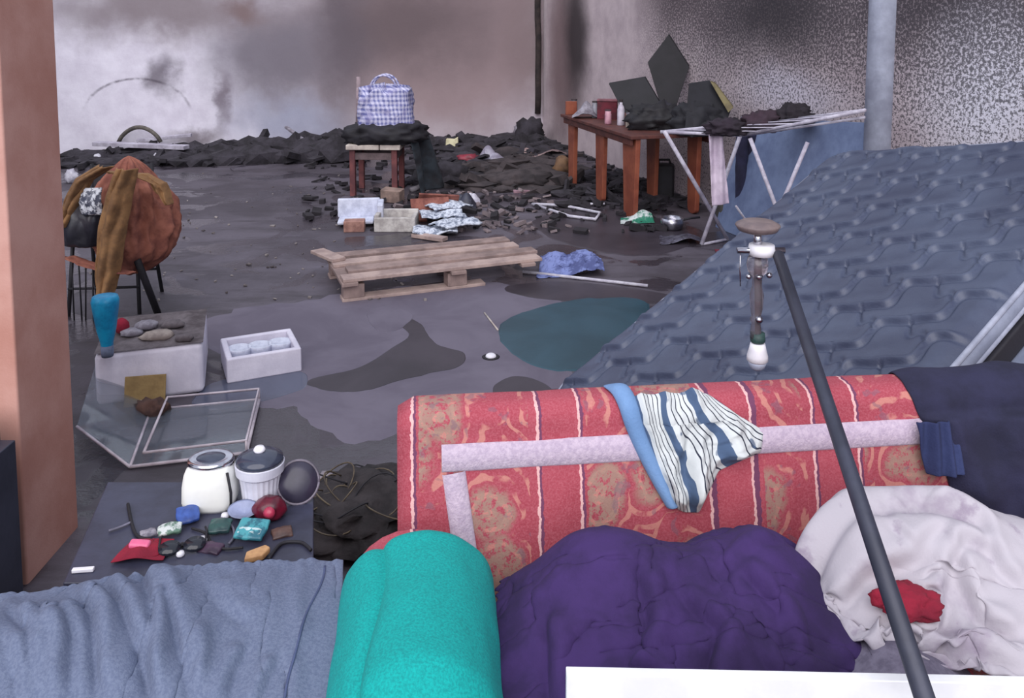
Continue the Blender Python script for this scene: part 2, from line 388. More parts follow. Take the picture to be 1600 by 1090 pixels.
# front profile of the backrest, arc length s from the top edge (s<0 goes over the top to the rear)
FRONTN = (SY*-.45 + Vector((0, 0, -0.0)) ); SLOPE = .10/.43
ZT = .795
def prof(s):
    if s >= 0:
        L = math.hypot(.10, .43); k = s/L; return (-.10*k, ZT-.05-.43*k, (-.974, .227))
    s = -s; r = .05
    if s < r*PI/2: a = s/r; return (r-r*math.cos(a), ZT-.05+r*math.sin(a), (-math.cos(a), math.sin(a)))
    s -= r*PI/2
    if s < .03: return (r+s, ZT, (0, 1))
    s -= .03; a = min(s/r, PI/2)
    if s < r*PI/2: return (.08+r*math.sin(a), ZT-.05+r*math.cos(a), (math.sin(a), math.cos(a)))
    s -= r*PI/2; return (.13, ZT-.05-s, (1, 0))
def ssurf(x, s, off=0.0):
    y, z, n = prof(s); return sl(x, y+n[0]*off, z+n[1]*off)
def spix(px, py):                                    # pixel -> (x, s) on the backrest front
    p0 = sl(0, 0, ZT-.05); n = SX.cross(sl(0, -.10, ZT-.48)-p0).normalized(); p = onplane(px, py, p0, n); d = p-p0
    return d.dot(SX), d.dot((sl(0, -.10, ZT-.48)-p0).normalized())

m, t = newmat('red_patterned_upholstery')
X = t.n('ShaderNodeSeparateXYZ', ins={0: t.obj}); x = X.outputs[0]; z = X.outputs[2]
xs = [spix(px, 800)[0] for px in (640, 652, 826, 838, 905, 917, 1095, 1110, 1178, 1196, 1262, 1276, 1345, 1358)]
wob = t.math('ADD', x, t.math('MULTIPLY', t.math('SUBTRACT', t.noise(t.obj, 60, 2), .5), .012))
u = t.math('DIVIDE', wob, SW)
PLAIN = (0, 0, 0, 1); PAT = (1, 1, 1, 1)
def rp(vals): return [(max(0, min(1, v/SW)), c) for v, c in vals]
patmask = t.ramp(u, rp([(0, PLAIN), (xs[1], PAT), (xs[2], PLAIN), (xs[5], PAT), (xs[6], PLAIN), (xs[9], PAT), (xs[10], PLAIN), (xs[13], PAT), (SW, PAT)]))
cream = lin((226, 178, 176)); plum = lin((112, 62, 92))
W_ = .007
def lines(c0, shift):
    st = [(0, PLAIN)]
    for a in (xs[0], xs[3], xs[4], xs[7], xs[8], xs[11], xs[12]): st += [(a+shift, PAT), (a+shift+W_, PLAIN)]
    return t.ramp(u, rp(st))
red = t.mix(t.mr(t.noise(t.obj, 5, 4), .3, .7), lin((170, 72, 86)), lin((156, 60, 74)))
red = t.mix(t.mr(t.noise(t.obj, 220, 2), .35, .7, 0, .5), red, lin((190, 104, 116)))
wv = t.n('ShaderNodeTexNoise', ins={'Vector': t.obj, 'Scale': 7, 'Detail': 3}).outputs['Color']
vv = t.n('ShaderNodeVectorMath', operation='MULTIPLY_ADD', ins={0: wv, 1: (.12, .12, .12), 2: t.obj}).outputs[0]
vs_ = t.n('ShaderNodeSeparateXYZ', ins={0: vv}); v2 = t.n('ShaderNodeCombineXYZ', ins={0: vs_.outputs[0], 1: vs_.outputs[2]}).outputs[0]
vo = t.n('ShaderNodeTexVoronoi', feature='F1', voronoi_dimensions='2D', ins={'Vector': v2, 'Scale': 5.0, 'Randomness': .85}).outputs['Distance']
rings = t.math('SINE', t.math('MULTIPLY', vo, 34.0))
brk = t.noise(t.obj, 16, 3, .6)
orn = t.math('MULTIPLY', t.mr(rings, .35, .7), t.mr(brk, .42, .52))
core = t.math('MULTIPLY', t.mr(vo, .38, .26), t.mr(t.noise(t.obj, 60, 3, .8), .40, .52))
pat = t.mix(t.math('MULTIPLY', orn, .62), red, lin((208, 148, 132)))
pat = t.mix(t.math('MULTIPLY', core, .85), pat, lin((158, 130, 116)))
pat = t.mix(t.math('MULTIPLY', t.mr(t.noise(vv, 24, 2), .62, .68), .5), pat, lin((120, 92, 108)))
c = t.mix(patmask, red, pat)
c = t.mix(lines(0, 0), c, cream); c = t.mix(lines(0, W_), c, plum)
setb(t, c, .92, t.noise(t.obj, 260, 2), .3, .004); m_sofa = m
m_tape = M('lilac_tape', (202, 184, 200), (180, 162, 182), 90, .9, .4, 200)
m_ply = M('dark_sofa_back_cloth', (60, 50, 54), None, 8)

sofa = thing('sofa', 'red patterned two-seat sofa with lilac tape border, heaped with clothes', 'sofa', (TOPL.x, TOPL.y, 0), SA)
def sprof():
    ss = list(np.linspace(.45, 0, 8)) + list(np.linspace(-.01, -.05*PI-.03-.01, 14)) + [-.05*PI-.03-.3, -.05*PI-.03-.7]
    return [prof(s)[:2] for s in ss]
n = 42; pr = sprof(); P = np.zeros((n, len(pr), 3))
for i in range(n):
    xx = SW*i/(n-1)
    for j, (y, z) in enumerate(pr):
        b = .006*fr(xx*5, z*5) ; e = min(xx, SW-xx)
        q = max(0, 1-e/.04); P[i, j] = (xx, y*(1-.0*q)+b*(1-q) + (.065-y)*.18*q**2, z - .02*q**2*(z > .5))
mb = gridmb(P); mb.uv = None
nv = len(mb.v)
for i in (0, n-1): mb.f.append(tuple(i*len(pr)+j for j in range(len(pr))))
mb.build('backrest', m_sofa, sofa, smooth=True)
m_seatred = m_sofa
mb = MB(); mb.box((SW/2+.1, -.36, .25), (SW-.25, .54, .34)); mb.build('seat', m_sofa, sofa, bevel=.05)
def armmb(x0, x1):
    mb = MB(); pts = []
    for k in range(13):
        a = PI*k/12; pts.append(((x0+x1)/2 + math.cos(a)*(x1-x0)/2, 0, .46+.12*math.sin(a)))
    pts = [(x1, 0, .05)] + pts + [(x0, 0, .05)]
    mb.prism([(p[0], -.64, p[2]) for p in pts], (0, .54, 0)); return mb
armmb(-.10, .17).build('armrest', m_sofa, sofa, bevel=.015)
armmb(SW-.05, SW+.2).build('armrest', m_sofa, sofa, bevel=.015)
for fx in (0, SW+.06):
    for fy in (-.58, 0.02): MB().tube([(fx, fy, 0), (fx, fy, .09)], .025, 10).build('foot', m_ply, sofa)
# lilac border tape lying on the upholstery
def tape(pa, pb, width, name='border_tape'):
    a = Vector((*spix(*pa), 0)); b = Vector((*spix(*pb), 0)); d = (b-a).normalized(); nrm = Vector((-d.y, d.x, 0)); k = 40
    top = []; bot = []
    for i in range(k+1):
        q = a + (b-a)*(i/k)
        for sgn, L in ((-1, top), (1, bot)): 
            r = q + nrm*sgn*width/2; L.append(r)
    P = np.zeros((k+1, 5, 3))
    for i in range(k+1):
        for j, (e, off) in enumerate(((0, .0005), (.08, .007), (.5, .008), (.92, .007), (1, .0005))):
            r = top[i].lerp(bot[i], e); wp = ssurf(r.x, r.y, off + .006*fr(r.x*5, .0)*0); P[i, j] = wp
    mb = gridmb(P); inv = Matrix.Rotation(-SA, 4, 'Z'); mb.v = [tuple(inv @ (Vector(v)-sofa.location)) for v in mb.v]
    return mb.build(name, m_tape, sofa, smooth=True)
tape((690, 716), (1530, 668), .062); tape((709, 738), (748, 1010), .055)

# ------------------------------------------------------------------ fabrics
def fabric(name, c1, c2, bs=180, scale=6, **kw): return M(name, c1, c2, scale, .92, .25, bs, **kw)
m_purple = fabric('purple_fleece', (60, 38, 94), (44, 27, 72), 90)
m_white = fabric('dirty_white_cotton', (226, 220, 226), (196, 186, 198), 200, 9)
m_navy = fabric('navy_cloth', (42, 42, 70), (30, 30, 52), 200)
m_shirt = fabric('blue_grey_jersey', (112, 122, 146), (96, 106, 132), 300, 160)
m_tealf = fabric('teal_fleece', (0, 172, 166), (0, 140, 138), 300, 220, lo=.3, hi=.7)
m_crim = fabric('crimson_cloth', (150, 26, 52), (116, 18, 42))

SEAT = lambda X, Y: np.where(1, .42, 0) + 0*X
def loc_sofa(X, Y):
    dx = X-TOPL.x; dy = Y-TOPL.y; return dx*math.cos(SA)+dy*math.sin(SA), -dx*math.sin(SA)+dy*math.cos(SA)
def ga(X, Y, x, y, sx, sy, h, r=0):
    c, s = math.cos(r), math.sin(r); a = (X-x)*c+(Y-y)*s; b = -(X-x)*s+(Y-y)*c
    return h*np.exp(-(a/sx)**2-(b/sy)**2)
def seat_h(X, Y):
    x, y = loc_sofa(X, Y); h = np.full_like(X, .425)
    h = np.where(y > -.07, .425+np.clip((y+.07)*3, 0, .3), h)
    h = np.where(y < -.63, .425+(y+.63)*1.2, h)
    return h
# purple pile
def hp(X, Y):
    h = seat_h(X, Y)
    h = h + ga(X, Y, .17, 1.68, .16, .14, .16) + ga(X, Y, .52, 1.68, .17, .17, .16) + ga(X, Y, .36, 1.45, .34, .2, .07) + ga(X, Y, .30, 1.62, .12, .1, .04)
    return h
c = quadgrid((-.08, 1.33, .70), (.72, 1.36, .70), (.66, 1.76, .82), (-.02, 1.72, .80), 92, 64)
P = cloth_sim(c, (1.22, 1.32), hp, 130, 6, 4, jit=.025)
P = folds(folds(P, .016, 7, .6, 2.5, 1.2, 3), .005, 18, -.5, 2, 1, 5)
P = creases(P, [([(860, 920), (865, 1000), (890, 1060)], .02, .018), ([(1000, 900), (1020, 950), (980, 1010)], .018, .018), ([(1060, 920), (1130, 960), (1100, 1040)], .02, .018), ([(1150, 900), (1220, 940), (1250, 1010)], .018, .016), ([(940, 1010), (1010, 1000), (1080, 1030)], .016, .014), ([(1180, 980), (1250, 1030), (1300, 1050)], .014, .014), ([(1120, 905), (1170, 890), (1210, 870)], .014, .014)], .58)
mb = gridmb(smoothgrid(P, 1)); o = solo(mb, 'fleece_blanket', m_purple, 'crumpled dark purple fleece heaped on the sofa seat', 'blanket', smooth=True); thicken(o, .006)
# grey rag between the purple and white cloths
def hg(X, Y): return seat_h(X, Y) + ga(X, Y, .74, 1.45, .14, .2, .10)
c = quadgrid((.58, 1.30, .6), (.90, 1.30, .6), (.86, 1.62, .62), (.62, 1.58, .62), 40, 40)
P = cloth_sim(c, (1.1, 1.1), hg, 90, 5, 9, jit=.01); o = solo(gridmb(P), 'rag', fabric('grey_rag_cloth', (120, 114, 132), (96, 90, 108), 120, 40), 'small grey rag between the purple fleece and the white sheet', 'rag', smooth=True); thicken(o, .004)
# white pile
def hw(X, Y):
    h = seat_h(X, Y)
    h = h + ga(X, Y, .86, 1.70, .22, .15, .19) + ga(X, Y, 1.18, 1.66, .26, .17, .17) + ga(X, Y, .98, 1.42, .3, .16, .07, .2) + ga(X, Y, .70, 1.66, .1, .1, .10)
    return h
c = quadgrid((.66, 1.56, .8), (1.30, 1.20, .8), (1.44, 1.84, .9), (.575, 1.79, .88), 100, 80)
P = cloth_sim(c, (1.18, 1.45), hw, 130, 6, 7, jit=.03)
P = folds(folds(P, .016, 7, .25, 4, 1.2, 8), .006, 17, -.35, 3, 1, 2)
P = creases(P, [([(1235, 880), (1330, 845), (1440, 840), (1550, 870)], .036, .020), ([(1250, 920), (1350, 890), (1460, 885)], .022, .016), ([(1310, 950), (1400, 940), (1500, 965), (1600, 985)], .042, .020), ([(1330, 985), (1430, 975), (1530, 1005), (1600, 1030)], .040, .018), ([(1480, 880), (1530, 930), (1600, 955)], .024, .016), ([(1460, 950), (1480, 905), (1500, 880), (1560, 890)], .022, .014),
    ([(1390, 1000), (1470, 1015), (1560, 1050)], .034, .016), ([(1270, 940), (1310, 985), (1335, 1040)], .02, .014), ([(1380, 860), (1430, 880), (1480, 865)], .014, .012), ([(1520, 850), (1560, 900), (1600, 915)], .018, .014), ([(1350, 965), (1420, 960), (1480, 985)], .016, .009), ([(1500, 985), (1560, 1005), (1600, 1010)], .016, .009)], .60)
P = smoothgrid(P, 1)
m, t = newmat('soiled_white_sheet')
nn = t.noise(t.obj, 5, 5, .6); c_ = t.mix(t.mr(nn, .5, .66, 0, .8), lin((184, 178, 186)), lin((150, 138, 154))); c_ = t.mix(t.mr(t.noise(t.obj, 11, 5), .6, .72, 0, .6), c_, lin((132, 114, 138)))
setb(t, c_, .92, t.noise(t.obj, 180, 2), .2, .004)
o = solo(gridmb(smoothgrid(P, 1)), 'bed_sheet', m, 'rumpled dirty white sheet piled at the right of the sofa seat', 'sheet', smooth=True); thicken(o, .004)
PW = P
def topof(PW, x, y):
    d = (PW[..., 0]-x)**2+(PW[..., 1]-y)**2; k = np.argsort(d.ravel())[:25]; return PW[..., 2].ravel()[k].max()
# crimson garment showing on the white sheet
q = at(1420, 918, 1.55); zc = topof(PW, q.x, q.y)
mb = MB(); mb.lump((q.x-.005, q.y-.01, zc-.004), (.058, .046, .026), .30, 6, 4, 1.8, .25, False); solo(mb, 'garment', m_crim, 'small crimson garment lying on the dirty white sheet', 'clothing', smooth=True)

# teal fleece over the left armrest
n, mm = 60, 44; P = np.zeros((n, mm, 3))
for i in range(n):
    a = -.06 + 1.06*i/(n-1)                          # around the arm, left to right
    for j in range(mm):
        yy_ = -.10-.62*j/(mm-1)
        xc, rx, rz = .05, .158, .155; th = PI*(1-a)
        fold = .012*math.sin(9*a+2.4*j/mm+1)*(.4+a) + .02*fr(a*2.2, yy_*3.0)
        g = math.exp(-((a-.30-.05*math.sin(j*.12))/.035)**2)*-.036
        r = 1+ (fold+g)*3
        z = .45+rz*math.sin(th)*r if 0 <= a <= 1 else .45
        xx = xc+rx*math.cos(th)*r
        if a < 0: z = .45+a*2.2
        if a > .93: z -= (a-.93)*2.6
        dro = max(0, (-yy_-.55))*.9
        back = max(0, (.17+yy_))*1.2
        P[i, j] = sl(xx, yy_, z-dro-back)
o = solo(gridmb(P), 'fleece_throw', m_tealf, 'bright teal fleece draped over the left sofa arm', 'throw', smooth=True); thicken(o, .012, 1, 1)

# dark chest on which the grey-blue shirt lies
ch = [(-1.28, 1.30), (-.335, 1.30), (-.40, 1.80), (-.74, 1.80), (-1.0, 1.74), (-1.28, 1.62)]
mb = MB(); mb.prism([(x, y, 0) for x, y in ch], (0, 0, .465)); o = solo(mb, 'storage_chest', m_ply, 'low dark chest hidden under the blue-grey shirt', 'chest', bevel=.02)
def hs(X, Y):
    h = np.full_like(X, .465)
    back = np.interp(X, [-1.28, -1.0, -.74, -.4], [1.60, 1.73, 1.79, 1.80])
    h = h - np.clip(Y-back, 0, 1)*2.5
    h = h + ga(X, Y, -.60, 1.58, .26, .22, .045) + ga(X, Y, -1.05, 1.50, .3, .14, .05, .3)
    h = h - np.clip(1.34-Y, 0, 1)*1.5
    return h
c = quadgrid((-1.36, 1.24, .64), (-.275, 1.24, .64), (-.385, 1.80, .66), (-1.30, 1.64, .64), 120, 72)
for i in range(120):
    for j in range(72):
        u = i/119; c[i, j, 2] += .02*math.sin(u*46+3*math.sin(j*.05+u*3))*max(0, 1-u*1.5)
P = cloth_sim(c, (1.17, 1.03), hs, 120, 6, 12, bend=.08, jit=.012)
P = folds(P, .010, 8, 1.85, 5, .7, 4)
P = creases(P, [([(20, 960), (52, 1010), (60, 1095)], .022, .014), ([(62, 965), (78, 1020), (75, 1095)], .02, .014), ([(118, 930), (150, 970), (162, 1095)], .024, .016), ([(10, 1010), (30, 1060), (36, 1095)], .016, .012),
    ([(160, 905), (195, 960), (250, 1095)], .024, .015), ([(225, 885), (240, 950), (240, 1095)], .022, .014), ([(245, 900), (275, 985), (305, 1095)], .018, .014), ([(300, 1000), (308, 1040), (300, 1070)], .012, .01),
    ([(345, 1095), (365, 1050), (385, 1015)], .014, .012), ([(400, 1095), (415, 1060), (432, 1030)], .012, .01), ([(330, 920), (350, 960), (390, 985)], .008, .02), ([(90, 960), (120, 1010), (118, 1095)], .012, .012), ([(180, 890), (215, 905), (250, 880)], .014, .014)], .50)
o = solo(gridmb(smoothgrid(P, 1)), 'shirt', m_shirt, 'blue-grey jersey shirt spread across the bottom left corner', 'shirt', smooth=True); thicken(o, .004)
shirt = o
# hem seam and a folded sleeve on the shirt
def rideP(P, i0, j0, i1, j1, n=40, lift=.004):
    r = []
    for k in range(n):
        a = k/(n-1); fi, fj = i0+(i1-i0)*a, j0+(j1-j0)*a; i_, j_ = int(fi), int(fj); u, v = fi-i_, fj-j_
        r.append(Vector(P[i_, j_]*(1-u)*(1-v)+P[i_+1, j_]*u*(1-v)+P[i_, j_+1]*(1-u)*v+P[i_+1, j_+1]*u*v)+Vector((0, 0, lift)))
    return r
mb = MB(); pts = rideP(P, 106, 4, 113, 68); mb.tube([p-shirt.location for p in pts], .003, 5); mb.build('hem', fabric('dark_hem', (82, 92, 128), (70, 80, 112)), shirt, smooth=True)
mb = MB(); pts = rideP(P, 40, 8, 26, 66); mb.tube([p-shirt.location for p in pts], .004, 5); mb.build('sleeve_seam', MATS['dark_hem'], shirt, smooth=True)

# striped shirt hanging on the backrest
def uvfab(name, stops, axis=0, rough=.92):
    m, t = newmat(name); s_ = t.n('ShaderNodeSeparateXYZ', ins={0: t.uv}); setb(t, t.ramp(s_.outputs[axis], stops), rough, t.noise(t.obj, 220, 2), .2, .003); return m
WH_, DK, BL = lin((204, 208, 208)), lin((40, 44, 62)), lin((72, 92, 122))
stops = [(0, WH_)]
for k in range(5):
    b0 = .03+k*.195
    stops += [(b0, BL), (b0+.05, WH_), (b0+.10, DK), (b0+.115, WH_), (b0+.15, DK), (b0+.165, WH_)]
m_strp, t = newmat('navy_striped_cotton'); ux_ = t.n('ShaderNodeSeparateXYZ', ins={0: t.uv})
uw = t.math('ADD', ux_.outputs[0], t.math('MULTIPLY', t.math('SUBTRACT', t.noise(t.obj, 9, 2), .5), .16)); uw = t.math('ADD', uw, t.math('MULTIPLY', t.math('SINE', t.math('MULTIPLY', ux_.outputs[1], 9.0)), .02))
cst = t.ramp(t.math('FRACT', t.math('MULTIPLY', uw, 3.0)), [(0, BL), (.24, WH_), (.31, DK), (.30, WH_), (.42, DK), (.45, WH_), (.57, DK), (.60, WH_), (.72, DK), (.75, WH_), (.87, DK), (.90, WH_)])
cst = t.mix(t.mr(t.noise(t.obj, 16, 2), .62, .66, 0, .8), cst, BL)
setb(t, cst, .92, t.noise(t.obj, 220, 2), .2, .003)
# lay the shirt out as a fan: u across the top edge (left to right), v from the top down
n, mm = 64, 60; P = np.zeros((n, mm, 3))
topx = spix(985, 612)[0]; topx2 = spix(1110, 612)[0]
for i in range(n):
    u = i/(n-1)
    # bottom outline follows the hanging hem
    hx = np.interp(u, [0, .2, .42, .62, .85, 1], [spix(1040, 792)[0], spix(1062, 800)[0], spix(1092, 806)[0], spix(1126, 745)[0], spix(1188, 708)[0], spix(1194, 672)[0]])
    hs_ = np.interp(u, [0, .25, .42, .6, .85, 1], [spix(1040, 785)[1], spix(1065, 800)[1], spix(1095, 800)[1], spix(1130, 735)[1], spix(1185, 706)[1], spix(1194, 672)[1]])
    tx = topx+(topx2-topx)*u
    for j in range(mm):
        v = j/(mm-1); x = tx+(hx-tx)*v**1.1; s = -.055+(hs_+.055)*v
        e = min(1, min(u, 1-u)*8, (1-v)*8)
        f = .014*(1+math.sin(u*19+v*5+3*fr(u*2, v*2, 1)))*(.3+v) + .022*max(0, fr(u*3.2, v*3.2, 7))
        P[i, j] = ssurf(x, s, .005+e*(.012+f))
o = solo(gridmb(P), 'striped_shirt', m_strp, 'white shirt with navy stripes flung over the sofa backrest', 'shirt', smooth=True); thicken(o, .004)
# its light blue collar band on the left
m_lb = fabric('light_blue_rib', (118, 152, 196), (104, 138, 182))
pts = []
for k in range(26):
    a = k/25; px = 962+(1050-962)*a+10*math.sin(a*PI)*-1; py = 598+(788-598)*a
    x, s = spix(px, py); pts.append(ssurf(x, s if s > 0 else s*1.2, .020))
Pc = np.zeros((26, 9, 3))
for k in range(26):
    a = k/25; px = 968+(1050-968)*a-8*math.sin(a*PI); py = 592+(790-592)*a; w_ = 36*(1-.45*a)
    for j in range(9):
        v = j/8-.5; x, s = spix(px+w_*v, py-6*v); Pc[k, j] = ssurf(x, s if s > 0 else s*1.2, .006+.020*math.cos(v*PI)**.5*min(1, 8*a+.1)) - o.location
oc_ = gridmb(Pc).build('collar', m_lb, o, smooth=True); thicken(oc_, .004)

# navy jacket over the right end of the backrest
n, mm = 56, 70; P = np.zeros((n, mm, 3))
for i in range(n):
    u = i/(n-1)
    for j in range(mm):
        v = j/(mm-1); s = -.30+.72*v
        xl = np.interp(v, [0, .35, .42, .55, .62, 1], [1.30, 1.27, 1.285, 1.32, 1.345, 1.40]); xr = 1.86
        x = xl+(xr-xl)*u; xc_ = min(x, SW+.10)
        f = .018*(1+math.sin(u*15+2.0*fr(u*2, v*2, 3)+v*2)) + .02*max(0, fr(u*3, v*4, 5))
        e = min(1, u*8)
        P[i, j] = ssurf(x, s, .006+e*(.016+f)*(1 if s > .02 else .3))
o = solo(gridmb(P), 'jacket', m_navy, 'dark navy jacket hung over the right end of the sofa backrest', 'jacket', smooth=True); thicken(o, .006)
jk = o
n, mm = 24, 24; P = np.zeros((n, mm, 3))
for i in range(n):
    for j in range(mm):
        u, v = i/(n-1), j/(mm-1); x = 1.265+.10*u+.02*v; s = .025+.125*v
        P[i, j] = ssurf(x, s, .03+.03*math.sin(PI*u)*(.6+.4*v)+.008*math.sin(u*18+v*5)) - jk.location
o = gridmb(P).build('cuff', fabric('blue_lining', (52, 62, 104), (38, 46, 84)), jk, smooth=True); thicken(o, .006)
# red cloth peeping out at the right edge
q = at(1590, 858, 1.82); mb = MB(); mb.lump(q, (.05, .04, .03), .3, 4, 3, 2, .3); solo(mb, 'garment', m_crim, 'dark red cloth peeping out between the navy jacket and the white sheet', 'clothing', smooth=True)

# white board standing in front
a = at(885, 1053, 1.27); b = at(1640, 1069, 1.27)
mb = MB(); mb.prism([(a.x, 1.27, 0), (b.x, 1.27, 0), (b.x, 1.27, b.z), (a.x, 1.27, a.z)], (0, .018, 0))
solo(mb, 'board', M('white_board', (246, 246, 248), (232, 232, 236), 6, .5, .05), 'clean white board standing at the bottom edge in front of the clothes', 'board', bevel=.002)

# ------------------------------------------------------------------ floor lamp lying across the sofa
m_pole = M('dark_grey_tube', (66, 68, 84), (52, 54, 68), 6, .45, .05, metallic=.2)
m_chr = M('chrome', (206, 204, 212), (170, 168, 178), 20, .15, 0, metallic=1.0)
m_tan = M('tan_disc', (128, 112, 110), (104, 90, 92), 14, .5, .1)
T = at(1216, 398, 2.34); B = at(1452, 1112, 1.16)
fl = thing('floor_lamp', 'tipped floor lamp, dark pole slanting across the sofa, bulb hanging down', 'lamp', (B.x, B.y, B.z))
part(MB().tube([B, B.lerp(T, .5), T], .0158, 14), 'pole', m_pole, fl, smooth=True)
DL = 2.36
def lp(px, py): return at(px, py, DL)
k = DL/F
mb = MB(); c0 = lp(1184, 352); mb.lathe([(.001, .014), (.045, .013), (.062, .004), (.064, 0), (.055, -.014), (.030, -.022), (.001, -.024)], 28, c0); part(mb, 'disc', m_tan, fl, smooth=True)
part(MB().tube([lp(1184, 358), lp(1184, 392)], .012, 12), 'neck', m_chr, fl, smooth=True)
part(MB().tube([lp(1152, 391), lp(1226, 391)], .009, 10), 'arm', m_chr, fl, smooth=True)
mb = MB(); mb.lathe([(.014, -.017), (.036, -.015), (.038, 0), (.036, .015), (.014, .017)], 22, lp(1190, 390)); part(mb, 'collar', M('white_lamp_plastic', (240, 238, 244), (222, 220, 230), 8, .4, 0), fl, smooth=True)
m_glass, t = newmat('clear_glass_stem'); setb(t, lin((196, 190, 200)), .08); t.b.inputs['Transmission Weight'].default_value = .85; t.b.inputs['IOR'].default_value = 1.45
st_ = []
for py, r in ((402, .030), (412, .034), (424, .030), (432, .016), (446, .015), (460, .022), (480, .020), (494, .014), (498, .020), (504, .014), (516, .017), (528, .018)):
    st_.append((r*.92, (lp(1184, py)-lp(1184, 402)).z))
mb = MB(); mb.lathe(st_[::-1], 20, lp(1184, 402)); part(mb, 'stem', m_glass, fl, smooth=True)
part(MB().tube([lp(1184, 400), lp(1184, 530)], .0075, 8), 'cable', M('brown_cable', (110, 82, 88), (84, 62, 70), 20), fl, smooth=True)
for px, py, r in ((1184, 430, .011), (1184, 497, .012), (1168, 430, .008), (1200, 428, .009)):
    mb = MB(); mb.lathe([(.001, -r)]+[(r*math.sin(a), -r*math.cos(a)) for a in np.linspace(.3, PI-.3, 7)]+[(.001, r)], 12, lp(px, py)-Vector((0, .012, 0))); part(mb, 'bead', m_chr, fl, smooth=True)
part(MB().tube([lp(1157, 396), lp(1156, 420), lp(1157, 447)], .0018, 6), 'pull_chain', m_chr, fl, smooth=True)
mb = MB(); mb.lathe([(.019, -.014), (.022, -.008), (.020, .014)], 16, lp(1184, 527)); part(mb, 'socket', M('dark_green_socket', (52, 82, 78), (38, 60, 60), 20, .5), fl, smooth=True)
bz = lp(1184, 536)
bul = part(MB().lathe([(.001, -.056), (.024, -.056), (.031, -.050), (.030, -.036), (.025, -.018), (.021, 0), (.001, .002)], 22, bz), 'bulb', MATS['white_lamp_plastic'], fl, smooth=True)
mb = MB(); bb = bz-Vector((0, 0, .056)); mb.lathe([(.001, -.026), (.012, -.024), (.021, -.016), (.026, -.004), (.026, .002), (.001, .003)], 22, bb); mb.v = [tuple(Vector(v)-fl.location) for v in mb.v]
mb.build('bulb_dome', M('frosted_dome', (196, 206, 226), (180, 190, 214), 8, .2, 0), bul, smooth=True)

# ================================================================== MATTRESS AND BED BASE
# corner, unit vectors of the sloping sleeping surface
A0 = Vector((.143, 3.46, .13)); B0 = Vector((1.73, 4.45, 1.03)); D0 = Vector((.82, 2.12, .42))
e2 = (B0-A0).normalized(); e1 = (D0-A0); e1 = (e1-e2*e1.dot(e2)).normalized(); en = e1.cross(e2).normalized()
if en.z < 0: en = -en
LM = (B0-A0).length; WM = 1.53; TM = .09; RC = .11
m_mat = M('blue_grey_quilting', (76, 84, 106), (64, 70, 92), 3, .42, .15, 160)
m_band = M('pale_grey_band', (150, 156, 176), (128, 134, 154), 5, .6, .15, 160)
m_pip = M('piping_grey', (168, 172, 190), (140, 144, 162), 10, .5, .05)
mat_o = thing('mattress', 'big blue-grey quilted mattress tilted up behind the sofa', 'mattress', (A0.x, A0.y, 0))
MXm = Matrix((e1, e2, en)).transposed()
def mw(x, y, z=0): return A0 + MXm @ Vector((x, y, z)) - mat_o.location
nu, nvv = 250, 330
U = np.linspace(0, WM, nu)[:, None]*np.ones((1, nvv)); V = np.ones((nu, 1))*np.linspace(0, LM, nvv)[None, :]
pitch, lam = .18, .27
Ur, Vr = (U+V)*.7071, (V-U)*.7071
H = np.zeros_like(U)
for r in range(int(Vr.min()/pitch)-1, int(Vr.max()/pitch)+2):
    off = (r % 2)*lam/2
    ph = ((Ur+off)/lam) % 1.0
    crv = r*pitch + .038*np.sin(2*PI*ph) + .012*np.sin(4*PI*ph)
    d = Vr-crv
    H += .013*np.exp(-((d-.012)/.011)**2) - .011*np.exp(-((d+.012)/.010)**2) + .006*np.exp(-((d-.06)/.05)**2)
    seg = (d > .01) & (d < pitch)
    for k_ in range(-1, int(Ur.max()/lam)+2):
        xc = k_*lam + off + .022*np.sin(2*PI*d/pitch)
        H -= np.where(seg, .012*np.exp(-((Ur-xc)/.009)**2), 0)
H += .012*np.array([[fr(U[i, j]*1.6, V[i, j]*1.6, 4) for j in range(nvv)] for i in range(nu)])
E = np.minimum(np.minimum(U, WM-U), np.minimum(V, LM-V))
H = H*np.clip(E/.06, 0, 1) - .035*np.clip(1-E/.06, 0, 1)**2
# round the corners in plan
for sx in (0, 1):
    for sy in (0, 1):
        cx_ = RC if sx == 0 else WM-RC; cy_ = RC if sy == 0 else LM-RC
        dx = (U-cx_)*(-1 if sx == 0 else 1); dy = (V-cy_)*(-1 if sy == 0 else 1)
        ms = (dx > 0) & (dy > 0)
        l = np.hypot(dx, dy)+1e-9; mx = np.maximum(dx, dy)
        k_ = np.where(ms, mx/l, 1)
        U = np.where(ms, cx_+dx*k_*(-1 if sx == 0 else 1), U); V = np.where(ms, cy_+dy*k_*(-1 if sy == 0 else 1), V)
base_ = np.array(A0-mat_o.location); MM = np.array(MXm)
P = base_ + np.stack([U, V, H], -1) @ MM.T
mb = gridmb(P); mb.uv = None; mb.build('quilted_top', m_mat, mat_o, smooth=True)
def rrect(g=0.0, n=10):
    pts = []
    for cx_, cy_, a0 in ((WM-RC, RC, -PI/2), (WM-RC, LM-RC, 0), (RC, LM-RC, PI/2), (RC, RC, PI)):
        for k_ in range(n+1):
            a = a0+PI/2*k_/n; pts.append((cx_+(RC+g)*math.cos(a), cy_+(RC+g)*math.sin(a)))
    return pts
rr = rrect(); N = len(rr)
for zz, nm in ((-.034, 'piping'), (-TM, 'piping')):
    mb = MB(); mb.tube([mw(x, y, zz) for x, y in rr+rr[:2]], .010, 6, False); mb.build(nm, m_pip, mat_o, smooth=True)
mb = MB(); zs = (-.034, -.05, -TM+.016, -TM); vs = []
for g, zz in zip((0, .008, .008, 0), zs): vs += [mw(x, y, zz) for x, y in rrect(g)]
